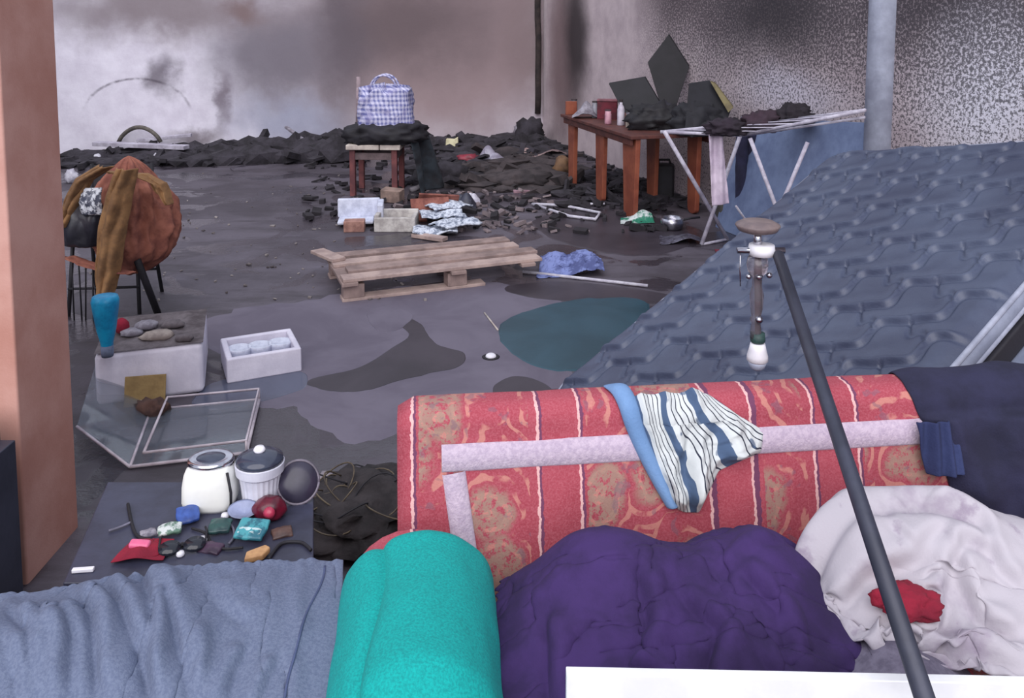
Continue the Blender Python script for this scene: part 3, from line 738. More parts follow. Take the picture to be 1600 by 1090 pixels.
fs = [(q*N+i, q*N+(i+1) % N, (q+1)*N+(i+1) % N, (q+1)*N+i) for q in range(3) for i in range(N)] + [tuple(range(3*N, 4*N))]
mb.add(vs, fs); mb.build('side_band', m_band, mat_o, smooth=True)

# bed base under it: black slab for the gap shadow, grey padded rail, white strip and legs
bb = thing('divan_bed', 'dark divan with grey side rail propped up under the mattress', 'bed', (A0.x+1.0, A0.y, 0))
def bw(x, y, z): return A0 + MXm @ Vector((x, y, z)) - bb.location
def slab(x0, x1, y0, y1, z0, z1, name, mat, par=bb, bev=.008):
    mb = MB(); vs = [bw(x, y, z) for x in (x0, x1) for y in (y0, y1) for z in (z0, z1)]
    mb.add(vs, [(0,1,3,2), (4,6,7,5), (0,4,5,1), (2,3,7,6), (0,2,6,4), (1,5,7,3)]); return mb.build(name, mat, par, bevel=bev)
m_blk = M('charred_and_gap_black', (34, 32, 40), (24, 22, 28), 6, .7)
slab(.45, WM+.02, .75, LM-.1, -TM-.075, -TM-.010, 'gap_shade_slab', m_blk)  # black colour stands in for the shadowed gap between mattress and rail
slab(.6, WM+.06, .75, LM-.05, -TM-.14, -TM-.077, 'side_rail', M('rail_grey', (132, 140, 162), (110, 116, 140), 4, .6))
slab(.7, WM+.08, .8, LM-.1, -TM-.175, -TM-.142, 'black_strip', m_blk)
slab(.75, WM+.10, .85, LM-.12, -TM-.195, -TM-.177, 'white_strip', M('white_strip_paint', (226, 228, 232), None, 4))
for x, y in ((.78, 1.0), (WM-.06, 1.0), (.78, LM-.2), (WM-.06, LM-.2)):
    tp = bw(x, y, -TM-.2); MB().tube([(tp.x, tp.y, tp.z), (tp.x, tp.y, -bb.location.z)], .03, 10).build('leg', m_blk, bb)

# ================================================================== TABLE WITH CHARRED THINGS
m_wood = M('orange_brown_veneer', (150, 84, 62), (124, 64, 48), 5, .5, .1, 60)
m_woodd = M('dark_table_edge', (98, 54, 46), (72, 40, 38), 8, .6)
m_grey = M('ash_grey', (150, 146, 156), (104, 98, 108), 14, .9, .4, 40)
m_bag = M('grubby_white_plastic', (206, 204, 214), (166, 162, 176), 16, .5, .3, 40)
TFL = Vector((.52, 8.89, 0)); TAB = thing('dining_table', 'orange-brown wooden table with slab legs against the sooty right wall', 'table', TFL, math.atan2(UR.y, UR.x))
# local: x along the wall towards the camera, y towards the wall (left-handed turn: +y = UB)
TL, TW, TZ = 1.88, .80, .75
MB().box((TL/2, TW/2, TZ-.015), (TL, TW, .03)).build('table_top', m_woodd, TAB, bevel=.004)
MB().box((TL/2, .03, TZ-.06), (TL-.1, .025, .06)).build('apron', m_woodd, TAB, bevel=.003)
MB().box((TL/2, TW-.03, TZ-.06), (TL-.1, .025, .06)).build('apron', m_woodd, TAB, bevel=.003)
def tloc(px, py, z=0): p = G(px, py, z) - TFL; return p.dot(UR), p.dot(UB)
def slab_leg(px, py, wid, name='leg'):
    x, y = tloc(px, py); y = max(.08, min(TW-.08, y)); x = max(.06, min(TL-.08, x)); mb = MB(); pts = []
    for k_ in range(9):
        a = PI+PI*k_/8; pts.append((x+math.cos(a)*wid*.36, y-.0225, .045+math.sin(a)*.045))
    pts += [(x+wid/2, y-.0225, TZ-.03), (x-wid/2, y-.0225, TZ-.03)]
    mb.prism(pts, (0, .045, 0)); return mb.build(name, m_wood, TAB, bevel=.005)
slab_leg(893, 290, .2); slab_leg(909, 316, .22); slab_leg(963, 341, .30); slab_leg(1019, 311, .22); slab_leg(1083, 333, .20)
MB().box((.06, .10, TZ+.07), (.04, .12, .14)).build('end_board', m_wood, TAB, bevel=.004)

def on_table(px, py): return G(px, py, TZ)
def bottle(px, py, h, r, mat, name, label, cat, capm=None, squat=False):
    p = on_table(px, py); mb = MB()
    if squat: pr_ = [(r*.92, 0), (r, .01), (r, h*.75), (r*.9, h*.82), (r*.9, h)]
    else: pr_ = [(r*.9, 0), (r, .01), (r, h*.62), (r*.75, h*.74), (r*.42, h*.80), (r*.42, h*.9)]
    mb.lathe(pr_, 18); o = tag(mb.build(name, mat, loc=p, smooth=True), label, cat)
    if capm: mb = MB(); mb.lathe([(r*.5, h*.9), (r*.5, h)], 14) if not squat else mb.lathe([(r*.95, h), (r*.95, h*1.08)], 16); mb.build('cap', capm, o)
    return o
m_capd = M('dark_cap', (60, 50, 54), None, 10)
bottle(970, 196, .25, .035, M('white_bottle', (206, 200, 212), (170, 162, 176), 12, .5), 'bottle', 'tall greyish white bottle near the front corner of the orange table', 'bottle', m_capd)
bottle(950, 194, .13, .033, M('pink_can', (196, 150, 164), (150, 104, 120), 12, .5), 'can', 'small pinkish can in front of the dark red box on the table', 'can', m_capd, True)
bottle(986, 200, .13, .05, M('beige_jar', (190, 180, 168), (150, 140, 130), 12, .5), 'jar', 'squat beige jar right of the tall white bottle', 'jar', MATS['ash_grey'], True)
bottle(930, 184, .16, .035, M('grey_jar', (150, 150, 160), (100, 98, 106), 12, .5), 'jar', 'grey jar left of the dark red box on the table', 'jar', m_capd, True)
bottle(897, 178, .15, .035, M('sooty_jar', (96, 92, 100), (60, 56, 62), 12, .5), 'jar', 'sooty dark jar at the far end of the orange table', 'jar', m_capd, True)
p = on_table(950, 186); mb = MB(); mb.box((p.x, p.y+.05, TZ+.09), (.20, .12, .18), (0, 0, -.2)); o = solo(mb, 'carton', M('dark_red_card', (110, 34, 50), (74, 26, 38), 10), 'dark red carton standing on the table behind the cans', 'carton', bevel=.004)
mb = MB(); mb.box((0, -.004, .19), (.21, .125, .018), (0, 0, -.2)); mb.build('lid', M('pale_pink_card', (150, 96, 106), None, 10), o, bevel=.003)
def rag_heap(c, sx, sy, h, mat, name, label, cat, seed, n=34, comp=1.35, thk=.004, lumps=2, base=None):
    rng = np.random.default_rng(seed); ls = [(rng.uniform(-.35, .35)*sx, rng.uniform(-.3, .3)*sy, rng.uniform(.5, 1)) for _ in range(lumps)]
    z0 = c[2] if base is None else base
    def hf(X, Y):
        H = np.full_like(X, z0)
        for lx, ly, k_ in ls: H = np.maximum(H, z0 + ga(X, Y, c[0]+lx, c[1]+ly, sx*.3, sy*.35, h*k_))
        return H
    g = quadgrid((c[0]-sx/2, c[1]-sy/2, z0+h), (c[0]+sx/2, c[1]-sy/2*.8, z0+h), (c[0]+sx/2*.9, c[1]+sy/2, z0+h), (c[0]-sx/2*.8, c[1]+sy/2, z0+h), n, n)
    P = cloth_sim(g, (comp, comp), hf, 60, 4, seed, jit=h*.12, th=.004)
    P[..., 2] = np.maximum(P[..., 2], z0+.003)
    o = solo(gridmb(P), name, mat, label, cat, smooth=True); thicken(o, thk, 1, 1); return o
p = on_table(1012, 198); rag_heap((p.x, p.y, TZ), .26, .2, .10, m_bag, 'plastic_bag', 'crumpled white plastic bag at the front edge of the table', 'bag', 21)
p = on_table(912, 184); rag_heap((p.x, p.y, TZ), .26, .22, .17, m_grey, 'plastic_bag', 'crumpled ash-grey plastic at the far end of the table', 'bag', 22)

def pxprism(pts, ext, name, mat, label, cat, bevel=.004, **kw):
    mb = MB(); mb.prism([at(*p) for p in pts], ext); return solo(mb, name, mat, label, cat, bevel=bevel, **kw)
m_char = M('charred_panel', (28, 26, 32), (20, 19, 24), 5, .7, .2)
o = pxprism([(1045, 54, 8.15), (1077, 104, 8.1), (1056, 168, 7.9), (1050, 196, 7.85), (1012, 98, 8.1)][:3] + [(1036, 178, 7.88), (1012, 98, 8.1)], (.01, .035, .01), 'panel', m_char, 'black square panel standing on its corner above the table', 'panel')
o = pxprism([(951, 131, 8.1), (1008, 121, 8.05), (1044, 182, 7.75), (1000, 197, 7.7), (972, 172, 7.9)], (.01, .035, .01), 'panel', m_char, 'black panel leaning left among the burnt things on the table', 'panel')
o = pxprism([(1076, 132, 7.25), (1108, 127, 7.3), (1142, 172, 7.15), (1130, 206, 7.05), (1070, 204, 7.0)], (.01, .035, .01), 'panel', M('charred_panel_soft', (34, 34, 41), (25, 25, 31), 5, .8), 'dark grey panel leaning right behind the drying rack', 'panel')
o2 = MB(); o2.prism([at(1110, 128, 7.22), at(1118, 131, 7.22), at(1146, 168, 7.08), at(1138, 176, 7.08)], (.01, .04, .01)); solo(o2, 'slat', M('mustard_wood', (122, 112, 78), (96, 86, 62), 10), 'narrow mustard slat on the edge of the dark grey panel', 'slat', bevel=.003)
p = on_table(1060, 200); rag_heap((p.x, p.y+.1, TZ), .45, .36, .26, M('black_rag', (44, 42, 52), (30, 28, 36), 6, .9), 'clothes_heap', 'heap of black burnt clothes on the table behind the rack', 'clothes', 23, 44, 1.35, .008, 3)

# ------------------------------------------------------------------ drying rack
m_rack = M('dirty_white_enamel', (196, 192, 206), (160, 154, 170), 14, .5, .1)
RF = at(1095, 385, 6.3)
rack = thing('drying_rack', 'white tubular drying rack on crossed legs in front of the table', 'drying rack', (G(1115, 380).x, G(1115, 380).y, 0))
def rp_(px, py, D): return at(px, py, D)
def rod(a, b, r=.014, name='rod'): return part(MB().tube([a, b], r, 10), name, m_rack, rack, smooth=True)
f1 = G(1096, 384); f2 = G(1137, 376)
rod(at(1038, 205, 6.15), f2 + Vector((0, 0, .01)), .016, 'leg'); rod(at(1158, 208, 6.5), f1 + Vector((0, 0, .01)), .016, 'leg')
rod(f1 + Vector((0, 0, .012)), f2 + Vector((0, 0, .012)), .011, 'foot_bar')
g1 = G(1212, 352); g2 = at(1205, 350, 5.9)
rod(at(1172, 216, 5.5), Vector((1.95, 5.45, .01)), .014, 'leg'); rod(at(1262, 222, 5.5), Vector((1.62, 5.5, .01)), .014, 'leg')
a_, b_, c_, d_ = at(1032, 206, 6.2), at(1160, 211, 6.0), at(1352, 172, 5.3), at(1240, 186, 6.0)
rod(a_, b_, .013, 'rail'); rod(b_, c_, .013, 'rail'); rod(c_, d_, .011, 'rail'); rod(d_, a_, .011, 'rail'); rod(at(1160, 212, 6.05), at(1352, 176, 5.35)+Vector((0, 0, -.03)), .009, 'rail')
for k_ in range(1, 6):
    rod(b_.lerp(c_, k_/6), a_.lerp(d_, k_/6), .005, 'rod')
# white strip of cloth over the rack
mtl = fabric('pale_pink_towel', (206, 192, 208), (180, 164, 184))
n, mm = 16, 50; P = np.zeros((n, mm, 3))
ta = at(1104, 205, 6.08); tb = at(1127, 207, 6.06); bot1 = at(1113, 322, 6.0); bot2 = at(1140, 318, 6.0)
for i in range(n):
    u = i/(n-1); tp = ta.lerp(tb, u); bt = bot1.lerp(bot2, u)
    for j in range(mm):
        v = j/(mm-1)
        if v < .12: q = tp + Vector((0, .10*(1-v/.12), .028-.03*(1-v/.12)))
        else: q = (tp+Vector((0, -.03, .02))).lerp(bt, (v-.12)/.88)
        P[i, j] = q + Vector((.0, -.014*math.sin(u*9+v*3)-.01*fr(u*2, v*5), 0))
o = solo(gridmb(P), 'towel', mtl, 'long pale pink towel hanging from the drying rack', 'towel', smooth=True); thicken(o, .005)
# dark clothes lying on the rack
q = at(1150, 196, 6.1); zz = b_.z
def rackh(X, Y): return np.full_like(X, zz+.02) + np.clip((X-b_.x)*.18, 0, .3)
for kx, (px, rx_, col, lab) in enumerate(((1138, .17, (46, 36, 48), 'dark plum clothes bunched on the left half of the drying rack'), (1192, .17, (62, 46, 58), 'brownish clothes bunched in the middle of the drying rack'), (1240, .14, (40, 34, 42), 'black clothes bunched on the raised right end of the rack'))):
    q = at(px, 190, 6.05); zb = zz + max(0, (q.x-b_.x)*.22) - .01
    solo(MB().lump((q.x, q.y, zb+.05), (rx_, .13, .075+.015*kx), .35, 31+kx, 4, 2.4, .5), 'clothes_heap', fabric('rack_cloth_%d' % kx, col, tuple(c_*.7 for c_ in col)), lab, 'clothes', smooth=True)
# black coat hanging behind the rack
n, mm = 30, 40; P = np.zeros((n, mm, 3))
for i in range(n):
    u = i/(n-1)
    for j in range(mm):
        v = j/(mm-1); q = at(1150+34*u+6*v*u, 206+128*v, 6.75+.0*u); q.y += .03*math.sin(u*14+2*v)+.02*fr(u*3, v*3); P[i, j] = q
o = solo(gridmb(P), 'coat', m_navy, 'black coat hanging behind the drying rack', 'coat', smooth=True); thicken(o, .02)
# blue-grey sheet of board leaning on the wall
m_bl = M('pale_blue_board', (122, 138, 172), (96, 110, 144), 3, .6, .1)
pA = onplane(1175, 345, CORNER, UB)-UB*.35; pB = onplane(1372, 345, CORNER, UB)-UB*.28
a0, b0 = Vector((pA.x, pA.y, 0)), Vector((pB.x, pB.y, 0))
tA = at(1172, 200, a0.y); tB = at(1358, 172, b0.y)
mb = MB(); up_ = UB*.22 + Vector((0, 0, .93)); mb.prism([a0, b0, b0+up_+Vector((0, 0, .12)), a0+up_], UB*.02)
solo(mb, 'leaning_board', m_bl, 'large pale blue board leaning on the right wall behind the rack', 'board', bevel=.003)

# things on the floor beneath the table and rack
m_wire = M('white_wire', (206, 204, 214), (176, 172, 186), 20, .5)
def pipe(pts, r, name, mat, label, cat, **kw): return solo(MB().tube(pts, r, 8), name, mat, label, cat, smooth=True, **kw)
mb = MB()
pts = [G(832, 322), G(880, 324), G(938, 336), G(930, 346), G(890, 341), G(832, 322)]
pipe([p_+Vector((0, 0, .02)) for p_ in pts], .014, 'wire_frame', m_wire, 'bent white wire frame on the floor left of the table legs', 'frame')
pipe([G(905, 322)+Vector((0, 0, .02)), G(945, 323)+Vector((0, 0, .03))], .012, 'rod', m_wire, 'short white rod between the orange table legs', 'rod')
p = G(995, 348); rag_heap((p.x, p.y+.05, 0), .30, .22, .13, M('green_white_plastic', (206, 214, 214), (40, 120, 96), 7, .5, .2, lo=.45, hi=.55), 'plastic_bag', 'crumpled green and white plastic bag by the table leg', 'bag', 41)
p = G(1050, 358); mb = MB(); mb.lathe([(.05, 0), (.085, .012), (.095, .05), (.095, .10), (.088, .10), (.086, .05), (.07, .02), (.001, .015)], 22, p)
o = solo(mb, 'saucepan', M('dull_steel', (186, 186, 196), (120, 118, 130), 14, .25, .1, metallic=.9), 'dented shiny metal pot on the floor under the rack', 'pot', smooth=True)
mb = MB(); mb.tube([Vector((.09, 0, .08)), Vector((.16, .02, .09)), Vector((.24, .05, .09))], .010, 8); mb.build('handle', m_blk, o, smooth=True)
p = G(1040, 312); mb = MB(); mb.box((p.x, p.y+.1, .17), (.2, .2, .34), (0, 0, -.2)); o = solo(mb, 'black_canister', m_blk, 'small black canister standing under the table by the wall', 'canister', bevel=.03)
mb = MB(); mb.tube([(-.06, 0, .34), (-.05, 0, .38), (.05, 0, .38), (.06, 0, .34)], .012, 8); mb.build('handle', m_blk, o, smooth=True)
p = G(1065, 382); rag_heap((p.x, p.y+.1, 0), .34, .26, .06, M('sooty_foil', (92, 90, 106), (54, 50, 60), 16, .35, .3), 'plastic_sheet', 'dark sooty plastic sheeting on the floor beside the metal pot', 'plastic sheet', 42)
p = G(1150, 402); rag_heap((p.x, p.y+.05, 0), .28, .3, .06, fabric('dull_red_cloth', (128, 40, 58), (92, 28, 44)), 'rag', 'dull red rag on the floor under the rack beside the mattress', 'rag', 43)
p = G(1138, 352); mb = MB(); mb.lump(Vector((p.x, p.y, .1)), (.11, .10, .17), .3, 8, 3, 2, .3); solo(mb, 'bundle', M('olive_grey_cloth', (86, 84, 78), (56, 54, 52), 8, .95), 'olive grey bundle under the pale pink towel', 'bundle', smooth=True)
pipe([at(1150, 322, 5.95), G(1185, 376)+Vector((0, 0, .02))], .008, 'stick', m_wire, 'thin pale stick sloping to the floor beside the black coat', 'stick')

# ================================================================== STOOL WITH BAGS
m_red = M('red_brown_stool_paint', (118, 66, 66), (88, 48, 52), 8, .7)
m_cream = M('cream_seat_edge', (206, 196, 186), (170, 158, 152), 8, .7)
fl1 = G(553, 306); s0 = Vector((fl1.x, fl1.y, 0)); k = s0.y/F
stl = thing('stool', 'small red-brown stool with cream seat against the far wall', 'stool', (s0.x+.21, s0.y+.2, 0), -.04)
for dx, dy in ((-.21, -.2), (.21, -.2), (-.21, .2), (.21, .2)): MB().box((dx, dy, .235), (.055, .055, .47)).build('leg', m_red, stl, bevel=.004)
for dy in (-.2, .2): MB().box((0, dy, .40), (.40, .03, .07)).build('apron', M('apron_grey_brown', (108, 92, 94), None, 8), stl, bevel=.003)
for dx in (-.21, .21): MB().box((dx, 0, .40), (.03, .38, .07)).build('apron', MATS['apron_grey_brown'], stl, bevel=.003)
MB().box((-.10, 0, .495), (.33, .52, .05)).build('seat_board', m_cream, stl, bevel=.006); MB().box((.175, 0, .495), (.20, .52, .05)).build('seat_board', m_cream, stl, bevel=.006)
sb = Vector((s0.x+.21, s0.y+.2, .52))
mb = MB(); N_ = 12
mb.lump(sb+Vector((.08, 0, .085)), (.43, .32, .16), .18, 5, 4, 2.6, .25); solo(mb, 'folded_coat', m_blk, 'flattened black bag lying across the stool seat', 'bag', smooth=True)
# checked bag
m, t = newmat('blue_check_weave'); X = t.n('ShaderNodeSeparateXYZ', ins={0: t.obj})
def stripe(o_, f_, lo, hi): return t.mr(t.math('SINE', t.math('MULTIPLY', o_, f_)), lo, hi)
a_ = stripe(t.math('ADD', X.outputs[0], X.outputs[1]), 140, -.1, .2); b_2 = stripe(X.outputs[2], 140, -.1, .2)
c2 = t.mix(t.math('MULTIPLY', t.math('ADD', a_, b_2), .5), lin((196, 194, 220)), lin((100, 104, 158)))
c2 = t.mix(t.mr(t.noise(t.obj, 9, 3), .5, .7, 0, .6), c2, lin((128, 122, 168))); setb(t, c2, .5, t.noise(t.obj, 14, 4), .6, .03)
bgc = sb + Vector((.09, 0, .15)); n, mm = 36, 26; P = np.zeros((n+1, mm, 3))
for i in range(n+1):
    a = 2*PI*(i % n)/n
    for j in range(mm):
        v = j/(mm-1); ca, sa = math.cos(a), math.sin(a)
        sq = (abs(ca)**3+abs(sa)**3)**(-1/3)
        rx, ry = .285-.02*v, .19-.05*v*v
        cr = 1+.13*fr(ca*2.5+3, sa*2.5+v*3, 2)
        cl = 1 if v < .93 else (1-v)/.07
        P[i, j] = (bgc.x+ca*sq*rx*cr*max(cl, .02), bgc.y+sa*sq*ry*cr*max(cl, .02), bgc.z+.40*v+.09*fr(ca*2+9, sa*2+v)*v)
P[-1] = P[0]
o = solo(gridmb(P), 'checked_bag', m, 'blue and white checked laundry bag standing on the stool', 'bag', smooth=True)
for dy in (-.09, .09):
    mb = MB(); mb.tube([(-.02+.14*math.cos(a), dy, .36+.17*math.sin(a)) for a in np.linspace(PI, 0, 13)], .011, 6); mb.build('handle', m, o, smooth=True)
pipe([at(560, 152, s0.y+.3), at(560, 120, s0.y+.3), at(559, 200, s0.y+.3)][1:], .022, 'stick', M('pinkish_wood', (176, 156, 162), None, 8), 'pinkish stick standing upright behind the checked bag', 'stick')
# dark cloth hanging down at the right of the stool
n, mm = 24, 40; P = np.zeros((n, mm, 3)); cxr = sb.x+.34
for i in range(n):
    u = i/(n-1)
    for j in range(mm):
        v = j/(mm-1)
        P[i, j] = (cxr+.02+.06*v+.05*math.sin(u*8+v)+.22*u*(.4+.6*v), sb.y-.2+.45*u+.03*fr(u*3, v*3), .56*(1-v)+.012)
o = solo(gridmb(P), 'drape', M('dark_teal_cloth', (40, 48, 56), (30, 30, 36), 6, .9), 'dark cloth trailing to the floor right of the stool', 'cloth', smooth=True); thicken(o, .012)

# ================================================================== PALLET
m_pal = M('weathered_pine', (184, 162, 154), (150, 130, 126), 6, .85, .35, 50)
m_pal2 = M('weathered_pine_dark', (160, 138, 132), (126, 108, 104), 6, .85, .35, 50)
pa = G(545, 452, .16); 
pA = Vector(G(528, 437, .15)); pB = Vector(G(850, 402, .15)); pC = Vector(G(515, 380, .15))
ux = (pB-pA); PL = ux.length; ux.normalize(); uy = Vector((-ux.y, ux.x, 0)); PWd = .62
pal = thing('pallet', 'weathered wooden pallet lying on the floor in the middle of the room', 'pallet', (pA.x, pA.y, 0), math.atan2(ux.y, ux.x))
rnd = random.Random(5)
for k_ in range(4):
    y0 = .05+k_*(PWd-.10)/3; MB().box((PL/2+rnd.uniform(-.01, .02)+.04*(k_ == 1), y0, .139), (PL-.02*k_-rnd.uniform(0, .06), .115, .022), (0, 0, rnd.uniform(-.01, .01))).build('deck_plank', m_pal if k_ % 2 == 0 else m_pal2, pal, bevel=.003)
for x0 in (.07, PL*.56, PL-.12):
    MB().box((x0, PWd/2, .117), (.10, PWd+.06, .022)).build('cross_plank', m_pal2, pal, bevel=.003)
for x0 in (.10, PL*.56):
    for y0 in (.06, PWd-.06): MB().box((x0, y0, .063), (.13, .10, .086)).build('block', m_pal2, pal, bevel=.004)
for y0 in (.06, PWd-.06): MB().box((PL*.36, y0, .010), (PL*.68, .10, .020)).build('bottom_plank', m_pal, pal, bevel=.003)
MB().box((.02, PWd*.86, .162), (.10, .30, .022), (0, 0, .35)).build('loose_plank', m_pal, pal, bevel=.003)
p1, p2 = G(648, 378), G(690, 380); mb = MB(); mb.box(((p1.x+p2.x)/2, (p1.y+p2.y)/2+.1, .02), (.30, .08, .03), (0, 0, -.5)); solo(mb, 'plank', m_pal, 'short pale plank end behind the pallet', 'plank', bevel=.003)

p = G(893, 436); rag_heap((p.x, p.y+.22, 0), .46, .42, .17, M('light_blue_cloth', (122, 134, 186), (76, 84, 130), 9, .9, .3, lo=.42, hi=.58), 'blue_cloth', 'crumpled light blue cloth on the floor at the end of the pallet', 'cloth', 51, 48, 1.45, .004, 3)
pipe([G(817, 427)+Vector((0, 0, .012)), G(1012, 449)+Vector((0, 0, .012))], .011, 'stick', m_wire, 'long thin white stick on the floor below the blue cloth', 'stick')
pipe([G(757, 490)+Vector((0, 0, .006)), G(778, 517)+Vector((0, 0, .006))], .005, 'straw', m_cream, 'thin pale straw on the bare floor left of the teal puddle', 'straw')
p = G(767, 558); mb = MB(); mb.lathe([(.001, .016), (.018, .018), (.026, .012), (.030, 0), (.001, 0)], 18, p); o = solo(mb, 'lid', MATS['white_lamp_plastic'], 'small white round lid alone on the bare floor', 'lid', smooth=True)
mb = MB(); mb.lathe([(.042, 0), (.046, .003), (.040, .006), (.030, .006), (.030, 0)], 18); mb.build('rim', m_blk, o, smooth=True)

# ================================================================== CENTRE DEBRIS
m_foam = M('white_foam', (214, 218, 234), (184, 188, 206), 14, .85, .35, 70)
m_foamc = M('cream_foam', (198, 194, 190), (160, 154, 152), 14, .85, .35, 70)
m_brk = M('tan_brick', (168, 128, 116), (132, 96, 88), 14, .95, .4, 60)
def box_at(px, py, d, rz, mat, name, label, cat, tilt=(0, 0), lift=0, bevel=.006, dy=0):
    p = G(px, py); mb = MB(); mb.box((0, 0, 0), d, (tilt[0], tilt[1], rz)); mz = min(v[2] for v in mb.v)
    mb.v = [(v[0]+p.x, v[1]+p.y+d[1]/2+dy, v[2]-mz+lift) for v in mb.v]; return solo(mb, name, mat, label, cat, bevel=bevel)
# broken white foam corner: two walls of a box
p = G(560, 352); mb = MB(); R_ = Matrix.Rotation(.12, 3, 'Z')
def L_(c, d): mb.box(p + R_ @ Vector(c), d, R_)
L_((0, .12, .13), (.36, .05, .16)); L_((.19, 0, .10), (.05, .26, .20)); L_((-.02, .02, .04), (.30, .20, .03))
solo(mb, 'foam_corner', m_foam, 'broken white foam box corner behind the pallet', 'foam', bevel=.01)
p = G(617, 362); mb = MB()
for c, d in (((0, 0, .06), (.34, .04, .12)), ((0, .24, .07), (.34, .04, .14)), ((-.15, .12, .07), (.04, .24, .14)), ((.15, .12, .06), (.04, .24, .12)), ((0, .12, .015), (.34, .26, .03))): mb.box(p+Vector(c), d)
solo(mb, 'foam_tray', m_foamc, 'cream coloured foam tray behind the left end of the pallet', 'foam', bevel=.008)
box_at(552, 363, (.17, .12, .09), .1, m_brk, 'brick', 'tan brick lying in front of the broken white foam corner', 'brick')
box_at(612, 318, (.20, .12, .12), -.3, M('beige_block', (150, 128, 118), (116, 98, 92), 10, .95), 'brick', 'beige brick beside the right leg of the stool', 'brick', (.1, .05))
m_card = M('scorched_card', (146, 92, 80), (96, 52, 48), 9, .9)
p = G(672, 346); mb = MB()
for c, d, r_ in (((0, .05, .10), (.34, .02, .20), (-.5, 0, .3)), ((.05, .20, .12), (.36, .02, .2), (.5, .1, .25)), ((-.14, .12, .05), (.02, .22, .12), (0, .2, .2)), ((0, .12, .012), (.34, .24, .02), (0, 0, .25))): mb.box(p+Vector(c), d, r_)
solo(mb, 'burst_carton', m_card, 'scorched red-brown carton burst open behind the pallet', 'carton', bevel=.003)
m_pap = M('printed_paper', (206, 212, 224), (120, 128, 146), 30, .8, .2, lo=.45, hi=.6)
rnd = random.Random(9)
labs = ['topmost white newspaper of the loose pile behind the pallet', 'second white newspaper in the loose pile behind the pallet', 'crooked lowest newspaper in the loose pile behind the pallet', 'newspaper sliding off the right of the loose pile behind the pallet']
for k_, (px, py, rz, z) in enumerate(((700, 344, .5, .10), (690, 352, .2, .07), (680, 366, .1, .02), (712, 362, .7, .04))):
    p = G(px, py); n_ = 12; P = np.zeros((n_, n_, 3)); R_ = Matrix.Rotation(rz, 3, 'Z')
    for i in range(n_):
        for j in range(n_):
            u, v = i/11-.5, j/11-.5; q = p + R_ @ Vector((u*.36, v*.26, 0)); P[i, j] = (q.x, q.y, z+.012+.03*fr(u*3+k_*5, v*3)+.02*u*u+.0)
    P[..., 2] -= P[..., 2].min()-z-.004
    o = solo(gridmb(P), 'newspaper', m_pap, labs[3] if k_ == 3 else labs[k_], 'newspaper', 'newspapers behind the pallet', smooth=True); thicken(o, .012, 0, 1)
p = G(722, 330); rag_heap((p.x, p.y+.1, 0), .26, .24, .15, M('dark_blue_bag', (58, 60, 76), (40, 40, 52), 8, .5), 'plastic_bag', 'dark blue crumpled bag beside the scorched carton', 'bag', 61)
p = G(738, 318); rag_heap((p.x, p.y+.05, 0), .15, .15, .09, m_bag, 'plastic_bag', 'small white crumpled bag right of the dark blue bag', 'bag', 62, 24)
pipe([G(642, 300)+Vector((0, 0, .02)), G(685, 288)+Vector((0, 0, .05))], .028, 'stick', M('ash_stick', (140, 134, 142), None, 10), 'pale ash-covered stick right of the stool', 'stick')
box_at(815, 302, (.17, .06, .03), .1, M('pink_tile', (150, 118, 130), None, 10), 'tile', 'small pinkish tile on the floor left of the orange table', 'tile')

# scattered chips nobody could count
def chips(name, label, region, count, rr, mat, seed):
    rnd = random.Random(seed); mb = MB()
    for _ in range(count):
        px, py = region(rnd); s_ = rnd.uniform(*rr); p = inside(G(px, py), s_*2)
        mb.box((p.x, p.y, s_*.3), (s_*rnd.uniform(.7, 2.2), s_*rnd.uniform(.5, 1.2), s_*rnd.uniform(.25, .7)), (rnd.uniform(-.4, .4), rnd.uniform(-.4, .4), rnd.uniform(0, 6)))
    o = mb.build(name, mat); return tag(o, label, 'debris', None, 'stuff')
chips('debris_chips', 'pale broken chips strewn between the foam pieces and the table', lambda r: (r.gauss(760, 70), r.uniform(298, 365)), 110, (.02, .06), M('pale_chips', (140, 126, 128), (84, 74, 80), 3, .9, lo=.3, hi=.7), 1)
chips('char_chips', 'dark charcoal bits scattered over the far part of the floor', lambda r: (r.uniform(480, 1040), 235+130*r.random()**1.3), 420, (.02, .08), M('char_bits', (46, 42, 48), (30, 27, 32), 3, .95), 2)
chips('grit', 'fine pale grit scattered over the dark floor on the left', lambda r: (r.uniform(110, 700), r.uniform(270, 470)), 150, (.008, .022), M('grit_mix', (150, 142, 140), (70, 62, 64), 3, .9), 3)

# ------------------------------------------------------------------ charred rubble along the walls
m_rub = M('charred_rubble', (58, 54, 62), (32, 29, 34), 5, .95, .6, 30)
m_rubb = M('brown_rubble', (70, 62, 64), (42, 37, 40), 4, .95, .6, 30)
def rubble(name, label, pts, count, hr, seed, mat):
    rnd = random.Random(seed); mb = MB()
    for k_ in range(count):
        px, py0, py1, hh = pts(rnd); s_ = rnd.uniform(*hr); p = inside(G(px, rnd.uniform(py0, py1)), s_*2.0)
        if rnd.random() < .55: mb.lump((p.x, p.y, s_*.3*hh), (s_*rnd.uniform(.8, 1.7), s_*rnd.uniform(.7, 1.2), s_*.7*hh), .5, k_+seed, 1, 2.0, .3)
        else: mb.box((p.x, p.y, s_*.35*hh), (s_*rnd.uniform(1, 3.6), s_*rnd.uniform(.2, .6), s_*rnd.uniform(.15, .5)), (rnd.uniform(-.6, .6), rnd.uniform(-.5, .5), rnd.uniform(0, 6)))
    return tag(mb.build(name, mat), label, 'rubble', None, 'stuff')
